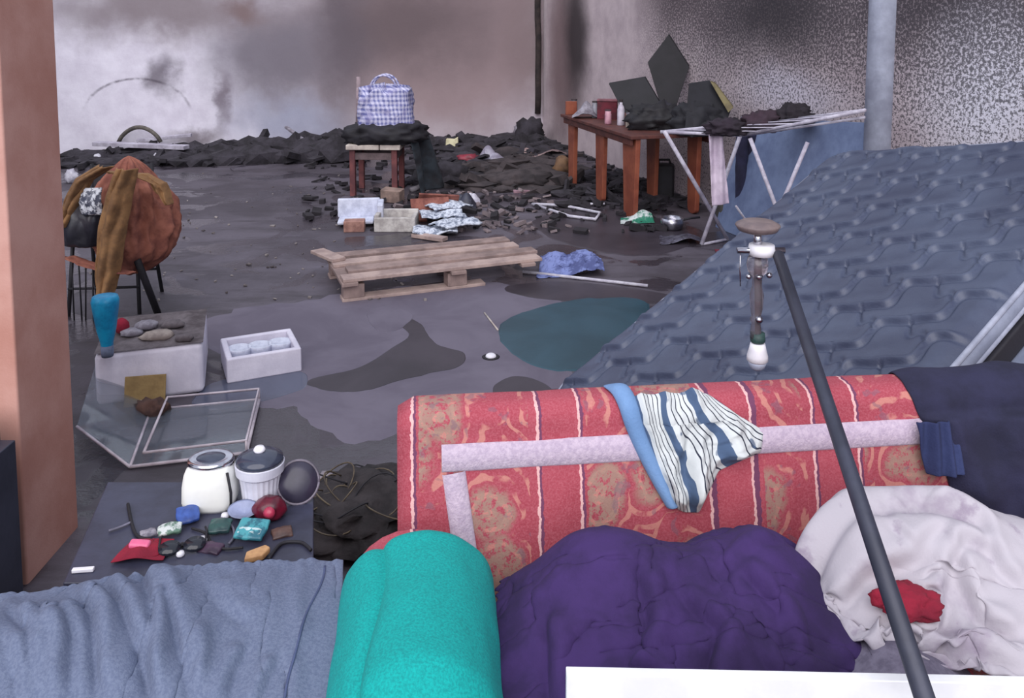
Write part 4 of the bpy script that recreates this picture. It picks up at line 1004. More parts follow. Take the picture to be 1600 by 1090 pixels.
rubble('wall_rubble', 'charred black rubble heaped along the foot of the back wall', lambda r: ((lambda px: (px, 222+ (540-px)*.045, 262-(px-95)*.02, .5+.8*max(0, (px-200)/340)))(r.uniform(95, 545))), 330, (.08, .22), 11, m_rub)
rubble('wall_rubble', 'low dark rubble along the wall between the stool and the corner', lambda r: ((lambda px: (px, 214, 245, .7))(r.uniform(640, 880))), 150, (.08, .20), 12, m_rub)
rubble('floor_rubble', 'brownish burnt debris spread in front of the room corner', lambda r: ((lambda px: (px, 240, 300, .5))(r.gauss(800, 60))), 130, (.08, .22), 13, m_rubb)
rubble('floor_rubble', 'dark burnt debris on the floor under the orange table', lambda r: ((lambda px: (px, 270, 325, .6))(r.uniform(880, 1080))), 90, (.05, .14), 14, m_rub)
rubble('floor_rubble', 'black burnt debris on the floor right of the stool', lambda r: ((lambda px: (px, 240, 292, .6))(r.uniform(650, 745))), 70, (.08, .18), 15, m_rub)
# distinct things in the rubble
def hd(px, py, wpx, hpx, mat, name, label, cat, seed, ridge=.3, dy=.1):
    p = G(px, py); k_ = p.y/F; p = inside(p, wpx*k_*.75+dy); mb = MB(); mb.lump((p.x, p.y+dy, hpx*k_*.38), (wpx*k_/2, wpx*k_*.4, hpx*k_*.62), .28, seed, 3, 1.8, ridge); return solo(mb, name, mat, label, cat, smooth=True)
def plank(p1, p2, z1, z2, w_, h_, mat, name, label, cat):
    a = G(*p1)+Vector((0, 0, z1)); b = G(*p2)+Vector((0, 0, z2)); d = (b-a); R_ = d.to_track_quat('X', 'Z').to_matrix()
    mb = MB(); mb.box((a+b)/2, (d.length, w_, h_), R_); return solo(mb, name, mat, label, cat, bevel=.003)
m_pale = M('pale_plank', (196, 192, 206), (160, 154, 168), 8, .8)
plank((150, 243), (292, 247), .16, .14, .14, .05, m_pale, 'plank', 'longer pale plank on the rubble by the back wall', 'plank')
plank((215, 238), (300, 236), .16, .22, .10, .04, m_pale, 'plank', 'shorter pale plank lying above the longer one by the wall', 'plank')
plank((448, 232), (500, 248), .30, .08, .05, .03, m_grey, 'lath', 'thin grey lath sticking up from the rubble left of the stool', 'lath')
a0 = G(186, 238); b0 = G(252, 238); pts = []
for k_ in range(15):
    u = k_/14; q = a0.lerp(b0, u); pts.append(q+Vector((0, 0, .14+.20*math.sin(PI*u)**.7)))
pipe(pts, .028, 'hose', M('olive_hose', (110, 104, 96), (70, 66, 64), 8), 'arched olive hose on the rubble by the back wall', 'hose')
hd(146, 256, 16, 14, m_bag, 'plastic_bag', 'small white bag on the rubble next to the brown jamb', 'bag', 2)
hd(239, 254, 9, 14, m_bag, 'cup', 'tiny white cup in front of the rubble right of the white bag', 'cup', 3)
hd(422, 226, 12, 12, m_bag, 'plastic_scrap', 'pale plastic scrap on top of the charred rubble heap', 'scrap', 4)
hd(105, 288, 22, 22, m_bag, 'plastic_bag', 'white plastic bag half hidden by the brown jamb', 'bag', 5)
p = G(706, 238); mb = MB(); k_ = p.y/F
mb.prism([p+Vector((-.09, 0, 0)), p+Vector((.09, .02, 0)), p+Vector((.08, .03, .20)), p+Vector((.03, .03, .17)), p+Vector((-.08, .02, .18))], (0, .09, 0)); solo(mb, 'paper_bag', M('yellowish_paper', (216, 210, 176), (180, 172, 140), 10, .85), 'yellowish white paper bag standing in the rubble', 'paper bag', bevel=.012)
hd(725, 238, 16, 8, m_bag, 'plastic_scrap', 'small white scrap right of the yellowish paper bag', 'scrap', 6)
hd(731, 257, 40, 15, M('red_plastic', (150, 50, 66), (106, 32, 48), 8, .5), 'red_bag', 'red bag lying on the debris in front of the back wall', 'bag', 7, .4)
p = G(770, 256); rag_heap((p.x, p.y+.1, 0), .36, .3, .24, M('lilac_grey_plastic', (160, 156, 172), (120, 114, 130), 10, .4), 'plastic_bag', 'lilac-grey plastic bag right of the red bag', 'bag', 71, 36)
hd(812, 216, 26, 24, m_grey, 'bundle', 'round ash-grey bundle left of the room corner', 'bundle', 8, .4)
hd(852, 222, 44, 40, m_rub, 'bundle', 'black bundle in the room corner below the charred pipe', 'bundle', 9, .5)
hd(846, 200, 24, 18, M('sage_cloth', (104, 104, 98), (70, 68, 68), 8), 'bundle', 'grey-green bundle on top of the black bundle in the corner', 'bundle', 10, .5)
p = G(848, 246); rag_heap((p.x, p.y+.1, 0), .62, .36, .16, M('beige_cloth', (150, 128, 126), (112, 94, 96), 6, .9), 'cloth', 'dusty beige cloth in front of the room corner', 'cloth', 72, 36)
hd(880, 276, 28, 32, M('brown_bundle_cloth', (122, 92, 66), (84, 62, 48), 8), 'bundle', 'brown bundle beside the far legs of the orange table', 'bundle', 12, .3)
hd(808, 296, 100, 26, m_rubb, 'ash_mound', 'low brown-grey mound of ash left of the orange table', 'mound', 13, .6, .2)
hd(700, 290, 70, 34, m_rub, 'ash_mound', 'black mound of burnt cloth right of the stool', 'mound', 14, .6, .2)

# ================================================================== CHAIR WITH ORANGE COAT
m_or = fabric('rust_orange_cloth', (164, 104, 86), (122, 72, 62), 90, 9)
m_tanc = fabric('tan_cloth', (150, 112, 74), (112, 82, 56), 90, 9)
cc = G(190, 490); k = 4.8/F
chr_ = thing('chair', 'dark metal chair half hidden under an orange coat', 'chair', (-2.42, 4.95, 0), .1)
for dx in (-.2, .2):
    MB().tube([(dx, -.18, 0), (dx*.9, -.12, .44)], .012, 8).build('leg', m_blk, chr_, smooth=True)
    MB().tube([(dx, .24, 0), (dx*.9, .14, .44), (dx*.9, .2, .84)], .012, 8).build('leg', m_blk, chr_, smooth=True)
MB().box((0, 0, .45), (.42, .40, .025)).build('seat', m_blk, chr_, bevel=.01)
MB().box((0, .19, .72), (.38, .02, .22), (-.12, 0, 0)).build('backrest', m_blk, chr_, bevel=.006)
for dy in (-.17, .2): MB().tube([(-.2, dy, .16), (.2, dy, .16)], .008, 8).build('stretcher', m_blk, chr_, smooth=True)
a_ = G(247, 490); b_ = at(214, 405, 4.6)
pipe([a_, b_], .02, 'prop_stick', m_blk, 'dark stick slanting to the floor under the orange coat', 'stick')
# body of the coat: bunched cloth gathered at a knot on top
def gathered(c, rx, ry, rz_, seed, n=56, mm=36, nf=9, top=.12, amp=.13, sag=.0):
    P = np.zeros((n+1, mm, 3))
    for i in range(n+1):
        a = 2*PI*(i % n)/n
        for j in range(mm):
            v = j/(mm-1); th = PI*v
            r = math.sin(th)**.8
            f = 1+amp*(1-2.2*abs(math.sin(nf*.5*a+3*v+2.5*fr(math.cos(a)*1.5+seed, math.sin(a)*1.5, v*2))))*(.35+.65*(1-v))+.09*fr(math.cos(a)*5+seed, math.sin(a)*5, v*6) + .22*fr(math.cos(a)*1.2+seed, math.sin(a)*1.2, v*2.5+seed)
            P[i, j] = (c[0]+rx*r*f*math.cos(a), c[1]+ry*r*f*math.sin(a), c[2]+rz_*math.cos(th)*(1+.12*math.sin(3*a)*v)+top*max(0, 1-v*6))
    P[-1] = P[0]; return P
oc = at(205, 345, 4.72)
o = solo(gridmb(gathered(oc, .255, .20, .28, 3, 120, 60, 13, .10, .10)), 'orange_coat', m_or, 'bunched rust-orange coat hung on the dark chair', 'coat', smooth=True); coat = o
def strip(pxs, D, wpx, name, mat, label, cat, lift=.0, seed=0, par=None):
    n = 14; mm = 60; P = np.zeros((n, mm, 3)); xs_ = np.linspace(0, 1, len(pxs))
    for j in range(mm):
        v = j/(mm-1); px = np.interp(v, xs_, [p[0] for p in pxs]); py = np.interp(v, xs_, [p[1] for p in pxs]); ww = np.interp(v, xs_, wpx) if hasattr(wpx, '__len__') else wpx
        for i in range(n):
            u = i/(n-1)-.5; q = at(px+u*ww, py, D); q.y -= .05*math.cos(u*PI)+.012*math.sin(u*16+v*5)+.02*fr(u*3, v*4, seed); P[i, j] = q
    if par is not None:
        o = gridmb(P - np.array(par.location)).build(name, mat, par, smooth=True)
    else: o = solo(gridmb(P), name, mat, label, cat, smooth=True)
    thicken(o, .008); return o
strip([(200, 262), (188, 300), (178, 350), (170, 410), (164, 468)], 4.44, [34, 40, 42, 38, 26], 'scarf', m_tanc, 'long tan sleeve hanging from the orange coat down to the blue bottle', 'scarf')
strip([(168, 258), (132, 280), (112, 320), (104, 352)], 4.46, [24, 26, 24, 16], 'strap', m_tanc, 'tan strap curving over the black bag by the jamb', 'strap')
strip([(178, 268), (215, 270), (248, 285), (266, 318)], 4.52, [30, 34, 26, 12], 'hood', m_tanc, '', '', par=coat)
bc = at(132, 352, 4.52); o = solo(MB().lump(bc, (.12, .10, .19), .14, 6, 4, 1.6, .1), 'black_bag', M('glossy_black_plastic', (46, 46, 56), (34, 34, 42), 6, .3, .1), 'glossy black bag with silver print tucked in the orange coat', 'bag', smooth=True)
sp_ = at(138, 316, 4.41); n_ = 16; P = np.zeros((n_, n_, 3))
for i in range(n_):
    for j in range(n_):
        u, v = i/15-.5, j/15-.5; P[i, j] = Vector((sp_.x+u*.12, sp_.y+.25*(u*u+v*v)*.3+.01*fr(u*6, v*6), sp_.z+v*.15))-o.location
oo = gridmb(P).build('silver_print', M('silver_foil_print', (226, 230, 238), (84, 88, 104), 34, .35, .3, lo=.45, hi=.55), o, smooth=True); thicken(oo, .006, 0)
strip([(104, 398), (130, 408), (165, 420), (200, 424)], 4.48, 26, 'coat_hem', m_or, '', '', par=coat)
P_ = at(128, 410, 4.75)
for k_ in range(5):
    a_ = at(112+11*k_, 412, 4.62); b_ = G(116+9*k_+(k_ % 2)*3, 500)
    MB().tube([a_-chr_.location, b_-chr_.location], .005, 6).build('wire', m_blk, chr_, smooth=True)
for ob in list(chr_.children):
    if ob.name.startswith('wire'):                 # wires were given in world axes: undo the chair's turn
        ob.rotation_euler = (0, 0, -.1)

# ================================================================== FOAM BOX, TRAY, BOTTLE
bx = G(320, 614); bl = G(150, 636)
d = (bx-bl); ang = math.atan2(d.y, d.x); WB = d.length; ud = d.normalized(); un = Vector((-ud.y, ud.x, 0))
m_foamb = M('bright_foam', (226, 222, 236), (206, 202, 218), 5, .8, .2, 80)
m_dirt = M('dirty_grey_top', (112, 104, 108), (76, 68, 72), 8, .95, .5, 40)
fb = thing('foam_box', 'large white foam box with rubble-covered top beside the brown jamb', 'box', (bl.x, bl.y, 0), ang)
MB().box((WB/2, .24, .12), (WB, .48, .24)).build('body', m_foamb, fb, bevel=.025)
n_ = 30; P = np.zeros((n_, n_, 3))
for i in range(n_):
    for j in range(n_):
        u, v = i/29, j/29; P[i, j] = (u*WB, v*.48, .243+.018*max(0, fr(u*4, v*4, 2)+.3)*min(1, 6*min(u, 1-u, v, 1-v)+.1))
gridmb(P).build('dirt_layer', m_dirt, fb, smooth=True)
def on_box(px, py): return G(px, py, .25)
rk = [(228, 512, .05, 'round pale stone'), (245, 528, .055, 'flat beige stone'), (205, 522, .04, 'grey stone'), (270, 510, .045, 'darker stone'), (288, 530, .035, 'small stone')]
lb = ['pale stone at the back of the foam box lid', 'flat beige stone near the front edge of the foam box top', 'grey stone beside the dark red scrap on the foam box', 'dark stone at the back right of the foam box top', 'small stone at the right corner of the foam box top']
for k_, (px, py, r_, _) in enumerate(rk):
    p = on_box(px, py); mb = MB(); mb.lump((p.x, p.y, .25+r_*.22), (r_*1.3, r_, r_*.45), .35, 20+k_, 2, 1.5, .2)
    solo(mb, 'stone', m_grey if k_ in (0, 2) else M('beige_stone', (168, 156, 148), (128, 116, 112), 12, .95) if k_ == 1 else m_dirt, lb[k_], 'stone', 'stones on the foam box', smooth=True)
p = on_box(192, 520); solo(MB().lump((p.x, p.y, .28), (.035, .03, .045), .3, 4, 2, 2, .3), 'scrap', m_crim, 'dark red scrap behind the blue bottle on the foam box', 'scrap', smooth=True)
m_cy = M('cyan_plastic', (20, 160, 206), (10, 120, 170), 12, .4, .2)
b0 = on_box(168, 556); mb = MB(); mb.lathe([(.020, 0), (.024, .01), (.026, .06), (.040, .12), (.052, .20), (.058, .25), (.052, .27), (.03, .275)], 20, b0); o = solo(mb, 'bottle', m_cy, 'bright cyan bottle standing upside down on the foam box', 'bottle', smooth=True)
MB().lathe([(.024, -.001), (.0255, .012), (.027, .05), (.022, .051)], 16).build('cap', M('grey_blue_cap', (116, 128, 156), None, 8), o, smooth=True)
p = G(224, 632); mb = MB(); 
mb.box((p.x+.02, p.y-.02, .075), (.17, .012, .13), (-.25, .05, ang)); solo(mb, 'card', M('ochre_card', (150, 126, 82), (126, 102, 66), 8, .8), 'ochre card leaning on the front of the foam box', 'card', bevel=.002)
p = G(246, 640); solo(MB().lump((p.x, p.y-.05, .025), (.07, .05, .05), .4, 7, 3, 2, .4), 'clod', M('brown_clod', (96, 70, 62), (64, 46, 44), 10, .95), 'brown clod of dirt in front of the ochre card', 'clod', smooth=True)
# open tray with white tubs
t0 = G(355, 600); t1 = G(472, 580); t2 = G(325, 578)
d = t1-t0; ang2 = math.atan2(d.y, d.x); WT = d.length
tr = thing('foam_tray', 'open white foam tray with white tubs standing on the wet floor', 'tray', (t0.x, t0.y, 0), ang2)
for c, dd in (((WT/2, .015, .06), (WT, .03, .12)), ((WT/2, .285, .06), (WT, .03, .12)), ((.015, .15, .06), (.03, .24, .12)), ((WT-.015, .15, .06), (.03, .24, .12))): MB().box(c, dd).build('side', m_foamb, tr, bevel=.008)
MB().box((WT/2, .15, .012), (WT-.06, .24, .024)).build('bottom', m_foamb, tr)
for k_ in range(3):
    c = Vector((WT*(.22+.28*k_), .16, .024)); w_ = t0 + Matrix.Rotation(ang2, 3, 'Z') @ c
    mb = MB(); mb.lathe([(.045, 0), (.055, .07), (.060, .085), (.056, .087), (.040, .075), (.001, .075)], 20, (0, 0, 0), None, (1, .9)); tag(mb.build('tub', m_foam, loc=(w_.x, w_.y, .024), smooth=True), ('left', 'middle', 'right')[k_] + ' white tub of three inside the open foam tray', 'tub', 'tubs in the foam tray')

# ================================================================== GLASS COVER
m_gl, t = newmat('thin_smoky_glass'); setb(t, lin((150, 158, 172)), .06); t.b.inputs['Transmission Weight'].default_value = .6; t.b.inputs['IOR'].default_value = 1.2; t.b.inputs['Alpha'].default_value = .45
m_edge = M('white_glass_edge', (206, 196, 204), (172, 160, 170), 10, .5)
gq = [G(203, 729, .01), G(385, 707, .01), G(405, 624, .01), G(236, 640, .01)]
gl = thing('glass_cover', 'shallow glass drawer with white rims lying open on the floor', 'glass drawer', (gq[0].x, gq[0].y, 0))
def gpart(mb, name, mat, par=gl, **kw): mb.v = [tuple(Vector(v)-gl.location) for v in mb.v]; return mb.build(name, mat, par, **kw)
def pane(q, name):
    mb = MB(); nrm = (q[1]-q[0]).cross(q[3]-q[0]).normalized()*.004; mb.prism(q, nrm); o = gpart(mb, name, m_gl)
    return o
def rim(q, par, r=.007, ids=(0, 1, 2, 3)):
    for i in ids: gpart(MB().tube([q[i], q[(i+1) % 4]], r, 6), 'rim', m_edge, par, smooth=True)
o = pane(gq, 'bottom_pane'); rim(gq, o)
up_ = [q+Vector((0, 0, .05)) for q in gq]; inn = [up_[0].lerp(up_[1], .12), up_[1], up_[2], up_[3].lerp(up_[2], .15)]
fo = gpart(MB().tube([inn[0], inn[1], inn[2], inn[3], inn[0]], .006, 6), 'upper_frame', m_edge, smooth=True)
for a_, b_ in zip(inn[1:3], gq[1:3]): gpart(MB().tube([a_, b_], .005, 6), 'corner_post', m_edge, smooth=True)
lq = [gq[0], gq[3], at(150, 566, 3.72), at(120, 666, 3.25)]
o = pane(lq, 'lid_pane'); rim(lq, o, .006, (0, 1, 3))

# ================================================================== LOW DARK CABINET WITH SMALL THINGS
CZ = .45
cq = [G(98, 910, CZ), G(490, 903, CZ), G(490, 752, CZ), G(168, 752, CZ)]
m_cab = M('dark_blue_black_lacquer', (62, 64, 84), (46, 46, 62), 5, .45, .1)
cab = thing('low_cabinet', 'low dark cabinet top covered with small junk behind the shirt', 'cabinet', (cq[0].x, cq[0].y, 0))
mb = MB(); mb.prism([q-cab.location-Vector((0, 0, .02)) for q in cq], (0, 0, .02)); mb.build('top', m_cab, cab, bevel=.004)
ins = sum(cq, Vector())/4
mb = MB(); mb.prism([(ins+(q-ins)*.96-cab.location)*1-Vector((0, 0, CZ)) for q in cq], (0, 0, CZ-.02)); mb.build('body', m_cab, cab, bevel=.004)
def on_cab(px, py): return G(px, py, CZ)
# white appliance with dark dome
p = on_cab(320, 806); wa = thing('kitchen_appliance', 'small white kitchen appliance with dark oval window on top of the cabinet', 'appliance', p, .05)
def rbox(x0, x1, y0, y1, z0, z1): mb = MB(); mb.box(((x0+x1)/2, (y0+y1)/2, (z0+z1)/2), (x1-x0, y1-y0, z1-z0)); return mb
n_ = 28; P = np.zeros((n_+1, 9, 3))
for i in range(n_+1):
    a = 2*PI*(i % n_)/n_; ca, sa = math.cos(a), math.sin(a); q = (abs(ca)**4+abs(sa)**4)**-.25
    for j, (r_, z_) in enumerate(((0.01, 0), (.86, 0), (.95, .01), (1.02, .03), (1.0, .07), (.92, .105), (.84, .12), (.74, .126), (.01, .126))): P[i, j] = (ca*q*.072*r_, .062+sa*q*.06*r_, z_)
gridmb(P).build('body', M('ivory_plastic', (240, 240, 234), (228, 228, 224), 4, .35, 0), wa, smooth=True)
mb = MB(); mb.lathe([(.064, 0), (.064, .012), (.058, .020), (.050, .018)], 26, (.0, .072, .122), None, (1, .85)); mb.build('ring', m_chr, wa, smooth=True)
mb = MB(); mb.lathe([(.054, 0), (.050, .012), (.030, .020), (.001, .023)], 26, (.0, .072, .124), None, (1, .85)); mb.build('window', M('smoked_dome', (66, 72, 90), (50, 54, 70), 6, .12, 0), wa, smooth=True)
mb = MB(); mb.tube([(.064, .02, .004), (.068, .015, .06), (.058, .02, .118)], .004, 6); mb.build('cable', m_blk, wa, smooth=True)
# ribbed white jar with glass lid
p = on_cab(398, 802); rj = thing('blender_jar', 'ribbed white jar with dark glass lid and white knob on the cabinet', 'jar', p)
mb = MB(); N_ = 48; prf = [(.045, 0), (.048, .01), (.052, .06), (.056, .09), (.066, .098), (.068, .125), (.060, .13)]
vs = []
for r_, z_ in prf:
    for j in range(N_): a = 2*PI*j/N_; rr_ = r_*(1+(.035 if (j % 2 and z_ < .097) else 0)); vs.append((rr_*math.cos(a), .06+rr_*math.sin(a), z_))
mb.add(vs, [(i*N_+j, i*N_+(j+1) % N_, (i+1)*N_+(j+1) % N_, (i+1)*N_+j) for i in range(len(prf)-1) for j in range(N_)] + [tuple(range(N_-1, -1, -1)), tuple((len(prf)-1)*N_+j for j in range(N_))]); mb.build('body', M('white_ribbed_plastic', (222, 222, 234), (198, 198, 214), 6, .4, 0), rj)
ld = MB().lathe([(.066, 0), (.064, .012), (.045, .024), (.02, .030), (.001, .031)], 28, (0, .06, .128)); ld = ld.build('lid', MATS['smoked_dome'], rj, smooth=True)
MB().lathe([(.014, 0), (.017, .008), (.012, .016), (.001, .017)], 16, (0, .06, .156)).build('knob', MATS['white_lamp_plastic'], ld, smooth=True)
# dark round fan head
p = on_cab(462, 790); fn = thing('round_lid', 'dark round pan lid propped upright on the right of the cabinet', 'pan lid', p)
R_ = Matrix.Rotation(math.radians(62), 3, 'X') @ Matrix.Rotation(.2, 3, 'Y')
MB().lathe([(.001, .016), (.030, .014), (.048, .006), (.052, 0), (.050, -.004), (.001, -.004)], 26, (0, .03, .048), R_).build('disc', M('dark_lid_enamel', (56, 52, 70), (42, 40, 54), 8, .35, 0), fn, smooth=True)
MB().tube([Vector((0, .03, .048))+R_ @ Vector((.053*math.cos(a), .053*math.sin(a), 0)) for a in np.linspace(0, 2*PI, 30)], .004, 6).build('rim', M('worn_rim', (120, 112, 126), None, 10, .4), fn, smooth=True)
# red toy camera
p = on_cab(418, 816); rt_ = thing('red_toy', 'small dark red round toy in front of the ribbed jar', 'toy', p)
MB().lump((0, .025, .022), (.042, .034, .032), .14, 3, 3, 1.5, .1).build('body', M('glossy_dark_red', (104, 20, 42), (60, 14, 30), 14, .3, .1), rt_, smooth=True)
MB().lathe([(.013, 0), (.015, .006), (.006, .012), (.001, .012)], 14, (.008, -.006, .03), Matrix.Rotation(1.2, 3, 'X')).build('knob', M('pinkish_red', (190, 60, 90), None, 10, .3), rt_, smooth=True)
# blue-grey scoop
p = on_cab(378, 812); mb = MB(); mb.lathe([(.006, 0), (.022, .006), (.034, .022), (.036, .024), (.030, .022), (.001, .008)], 20, p+Vector((0, .02, .0)), Matrix.Rotation(.35, 3, 'X'), (1.1, .8)); solo(mb, 'scoop', M('blue_grey_plastic', (150, 158, 190), None, 8, .4), 'blue-grey plastic bowl leaning on the ribbed jar', 'bowl', smooth=True)
def packet(px, py, w_, h_, rz, mat, label, tilt=.25, cat='packet', th=.012, name='packet', stripe=None):
    p = on_cab(px, py); n_ = 10; P = np.zeros((n_, n_, 3)); R_ = Matrix.Rotation(rz, 3, 'Z')
    for i in range(n_):
        for j in range(n_):
            u, v = i/9-.5, j/9-.5; q = R_ @ Vector((u*w_, v*h_, 0)); P[i, j] = (p.x+q.x, p.y+q.y+h_/2, CZ+.004+(v+.5)*h_*tilt+.006*math.cos(u*PI)*math.cos(v*PI)+.004*fr(u*4, v*4, px))
    P[..., 2] -= P[..., 2].min()-CZ-.003
    o = solo(gridmb(P), name, mat, label, cat, smooth=True); thicken(o, th, 1, 1); 
    if stripe:
        Q = P[1:-1, 1:4]*1.0; Q[..., 2] += th+.0015; oo = gridmb(Q-np.array(o.location)).build('print', stripe, o, smooth=True)
    return o
packet(389, 848, .075, .055, -.15, M('teal_print', (70, 150, 160), (40, 100, 116), 30, .4, .1, lo=.45, hi=.55), 'teal printed packet on the cabinet left of the tan wood', .3, stripe=M('pale_print', (190, 214, 218), None, 30))
packet(288, 822, .05, .045, .5, M('blue_print', (60, 92, 168), (44, 66, 126), 20, .4), 'small blue packet below the white appliance', .35)
packet(340, 838, .05, .04, .1, M('dark_green_print', (46, 84, 80), (34, 56, 60), 20, .4), 'small dark green packet between the blue and teal packets', .2)
packet(262, 840, .055, .028, .35, M('white_green_label', (200, 206, 204), (90, 120, 104), 40, .5, lo=.45, hi=.55), 'narrow white labelled strip left of the blue packet', .2)
p = on_cab(216, 868); mb = MB(); mb.box((p.x, p.y+.01, CZ+.022), (.048, .022, .016), (.2, .1, .05)); solo(mb, 'eraser', M('pink_plastic', (232, 110, 150), (206, 90, 130), 8, .4), 'bright pink plastic piece on the red cloth at the cabinet edge', 'plastic piece', bevel=.006)
p = on_cab(220, 872); rag_heap((p.x, p.y+.02, CZ), .12, .09, .018, m_crim, 'red_cloth', 'dark red crumpled cloth under the pink plastic piece', 'cloth', 81, 26, 1.25, .003, 2)
p = on_cab(402, 878); mb = MB(); R_ = Matrix.Rotation(.5, 3, 'Z')
pts = [(-.03, -.012), (.012, -.018), (.034, .004), (.026, .02), (-.02, .014)]
mb.prism([p+R_ @ Vector((x_, y_+.01, .004)) for x_, y_ in pts], (0, 0, .016)); solo(mb, 'wood_piece', M('tan_wood', (204, 158, 110), (170, 126, 86), 20, .6), 'tan broken piece of wood at the edge of the shirt', 'wood', bevel=.004)
# dark sunglasses
p = on_cab(284, 870); sg = thing('sunglasses', 'dark sunglasses lying among the packets on the cabinet', 'glasses', p, .3)
for dx in (-.028, .028):
    MB().lathe([(.001, 0), (.018, .001), (.022, .003), (.022, .007), (.001, .006)], 18, (dx, .02, .012), Matrix.Rotation(.5, 3, 'X'), (1.15, .85)).build('lens', M('black_lens', (34, 36, 46), None, 8, .12, 0), sg, smooth=True)
    MB().tube([(dx*1.85, .025, .018), (dx*1.9, .07, .014), (dx*1.7, .10, .006)], .0025, 6).build('temple', m_blk, sg, smooth=True)
MB().tube([(-.008, .022, .018), (0, .022, .022), (.008, .022, .018)], .0025, 6).build('bridge', m_blk, sg, smooth=True)
for k_, (px, py, w_, lab) in enumerate(((316, 846, .022, 'tiny white cap in the middle of the cabinet junk'), (282, 868, .018, 'tiny white cap beside the sunglasses'), (352, 808, .02, 'tiny white cap at the foot of the white appliance'), (242, 868, .016, 'tiny pale cap right of the pink plastic piece'))):
    p = on_cab(px, py); mb = MB(); mb.lathe([(w_*.5, 0), (w_*.55, .003), (w_*.45, .009), (.001, .010)], 14, p+Vector((0, 0, .001))); solo(mb, 'cap', MATS['white_lamp_plastic'], lab, 'cap', 'small white caps on the cabinet', smooth=True)
def cable(pts, r, mat, label, name='cable'): 
    pts = [Vector(p_) for p_ in pts]; out = []
    for i in range(len(pts)-1):
        a, b, c, d = pts[max(i-1, 0)], pts[i], pts[i+1], pts[min(i+2, len(pts)-1)]
        for k_ in range(8):
            u = k_/8; out.append(.5*((2*b)+(c-a)*u+(2*a-5*b+4*c-d)*u*u+(3*b-a-3*c+d)*u**3))
    return pipe(out+[pts[-1]], r, name, mat, label, 'cable')
z5 = Vector((0, 0, .005))
cable([on_cab(x, y)+z5 for x, y in ((200, 790), (206, 820), (215, 840), (235, 846), (262, 858), (300, 852))], .004, m_blk, 'black cable winding across the left of the cabinet top')
cable([on_cab(x, y)+z5 for x, y in ((420, 876), (440, 852), (470, 850), (486, 862))], .004, m_blk, 'black cable on the right side of the cabinet top')
cable([on_cab(x, y)+z5 for x, y in ((170, 832), (188, 826), (206, 818))], .003, M('grey_cable', (120, 118, 136), None, 8), 'short grey cable near the left edge of the cabinet')
# white stick on the cabinet, and the dark locker at the left
wq = on_cab(130, 893); mb = MB(); mb.box((wq.x, wq.y, CZ+.005), (.048, .011, .009), (0, 0, .12))
solo(mb, 'white_stick', MATS['white_lamp_plastic'], 'short white stick at the front left corner of the dark cabinet', 'stick', bevel=.002)
m_door = M('dark_slate_metal', (58, 60, 76), (44, 46, 60), 5, .5, .1)
dx0 = at(22, 652, 2.30); dp = thing('metal_locker', 'dark slate locker standing at the left edge in front of the jamb', 'locker', (dx0.x-.2, 2.30, 0))
MB().box((-.02, -.14, dx0.z/2), (.36, .28, dx0.z)).build('body', m_door, dp, bevel=.006)
MB().box((-.02, -.287, dx0.z/2), (.32, .012, dx0.z-.06)).build('door', M('darker_slate', (46, 48, 62), (36, 38, 50), 5, .5), dp, bevel=.004)
MB().box((.19, -.14, dx0.z/2), (.06, .22, dx0.z-.1)).build('side_flange', m_door, dp, bevel=.004)

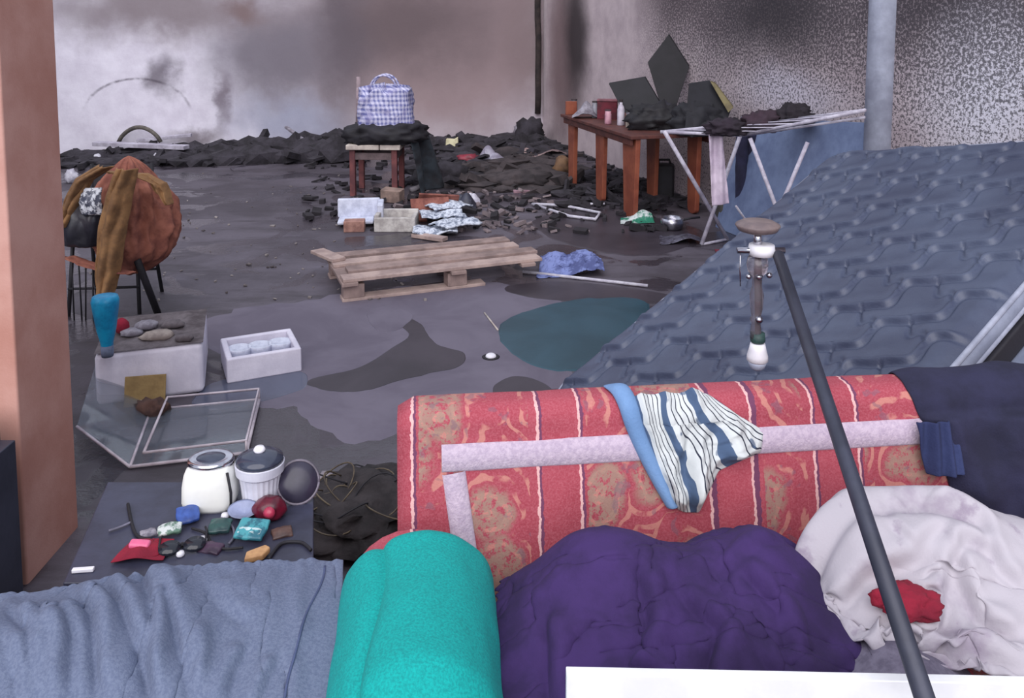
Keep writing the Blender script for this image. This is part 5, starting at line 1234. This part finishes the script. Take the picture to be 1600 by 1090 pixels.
# tangled wires and ash heap to the right of the cabinet
p = G(548, 852); hh = thing('ash_heap', 'dark heap of ash and tangled wires between the cabinet and the sofa', 'heap', (p.x, p.y+.15, 0))
MB().lump((0, 0, .035), (.21, .24, .085), .35, 17, 4, 1.8, .5).build('ash', M('dark_ash', (58, 52, 54), (34, 30, 32), 8, .95, .7, 40), hh, smooth=True)
rnd = random.Random(8)
for k_ in range(26):
    c0 = Vector((rnd.uniform(-.13, .12), rnd.uniform(-.14, .12), .095)); r_ = rnd.uniform(.04, .10); a0 = rnd.uniform(0, 6); til = rnd.uniform(-.5, .5)
    pts = [c0+Vector((r_*math.cos(a0+s_), r_*math.sin(a0+s_), .03*math.sin(s_*1.3+til)+til*r_*math.sin(s_))) for s_ in np.linspace(0, rnd.uniform(2.5, 5), 16)]
    MB().tube(pts, .0028, 5).build('wire', M('rusty_wire', (104, 92, 74), (70, 60, 52), 20, .7) if k_ % 3 else m_blk, hh, smooth=True)
hd(508, 770, 44, 22, M('ash_white_scrap', (150, 142, 150), (104, 96, 104), 12, .9), 'paper_scrap', 'pale crumpled paper scrap behind the ash heap', 'paper', 25, .5, .05)
hd(555, 772, 26, 12, M('ash_white_scrap2', (164, 156, 162), (110, 102, 108), 12, .9), 'paper_scrap', 'smaller pale scrap right of the crumpled paper scrap', 'paper', 26, .5, .05)
cable([G(566, 774)+z5, G(590, 768)+z5, G(620, 762)+z5], .004, m_grey, 'grey cable on the floor running behind the sofa')

for nm, k_ in (('kitchen_appliance', .88), ('blender_jar', .88)): bpy.data.objects[nm].scale = (k_*1.06, k_, k_)
# more burnt clothes on the table and rack
def lumpon(px, py, D, zb, r, mat, label, seed, name='clothes_heap'):
    p = at(px, py, D); return solo(MB().lump((p.x, p.y, zb+r[2]*.55), r, .3, seed, 4, 2.2, .45), name, mat, label, 'clothes', smooth=True)
lumpon(1030, 190, 7.6, TZ, (.30, .17, .15), m_char, 'black burnt bundle on the table under the leaning panels', 3)
lumpon(1088, 190, 7.2, TZ, (.22, .14, .19), MATS['charred_panel_soft'], 'large sooty bundle at the near end of the table', 4)

packet(438, 842, .05, .035, .4, M('brown_print', (96, 70, 62), (66, 48, 46), 20, .5), 'small brown packet right of the teal packet', .25)
packet(325, 866, .06, .035, -.3, M('plum_print', (74, 50, 74), (50, 36, 54), 20, .5), 'small plum packet at the shirt edge in the middle of the cabinet', .2)
packet(228, 842, .04, .03, .6, M('pale_grey_print', (150, 146, 156), (96, 92, 104), 40, .5), 'small pale grey packet left of the white labelled strip', .2)
cable([on_cab(x, y)+z5 for x, y in ((300, 828), (322, 836), (330, 850), (350, 860), (380, 858))], .003, m_blk, 'thin black cable between the sunglasses and the teal packet')
cable([on_cab(x, y)+z5 for x, y in ((345, 812), (362, 824), (366, 840), (358, 852))], .003, MATS['grey_cable'], 'thin grey cable below the white appliance')
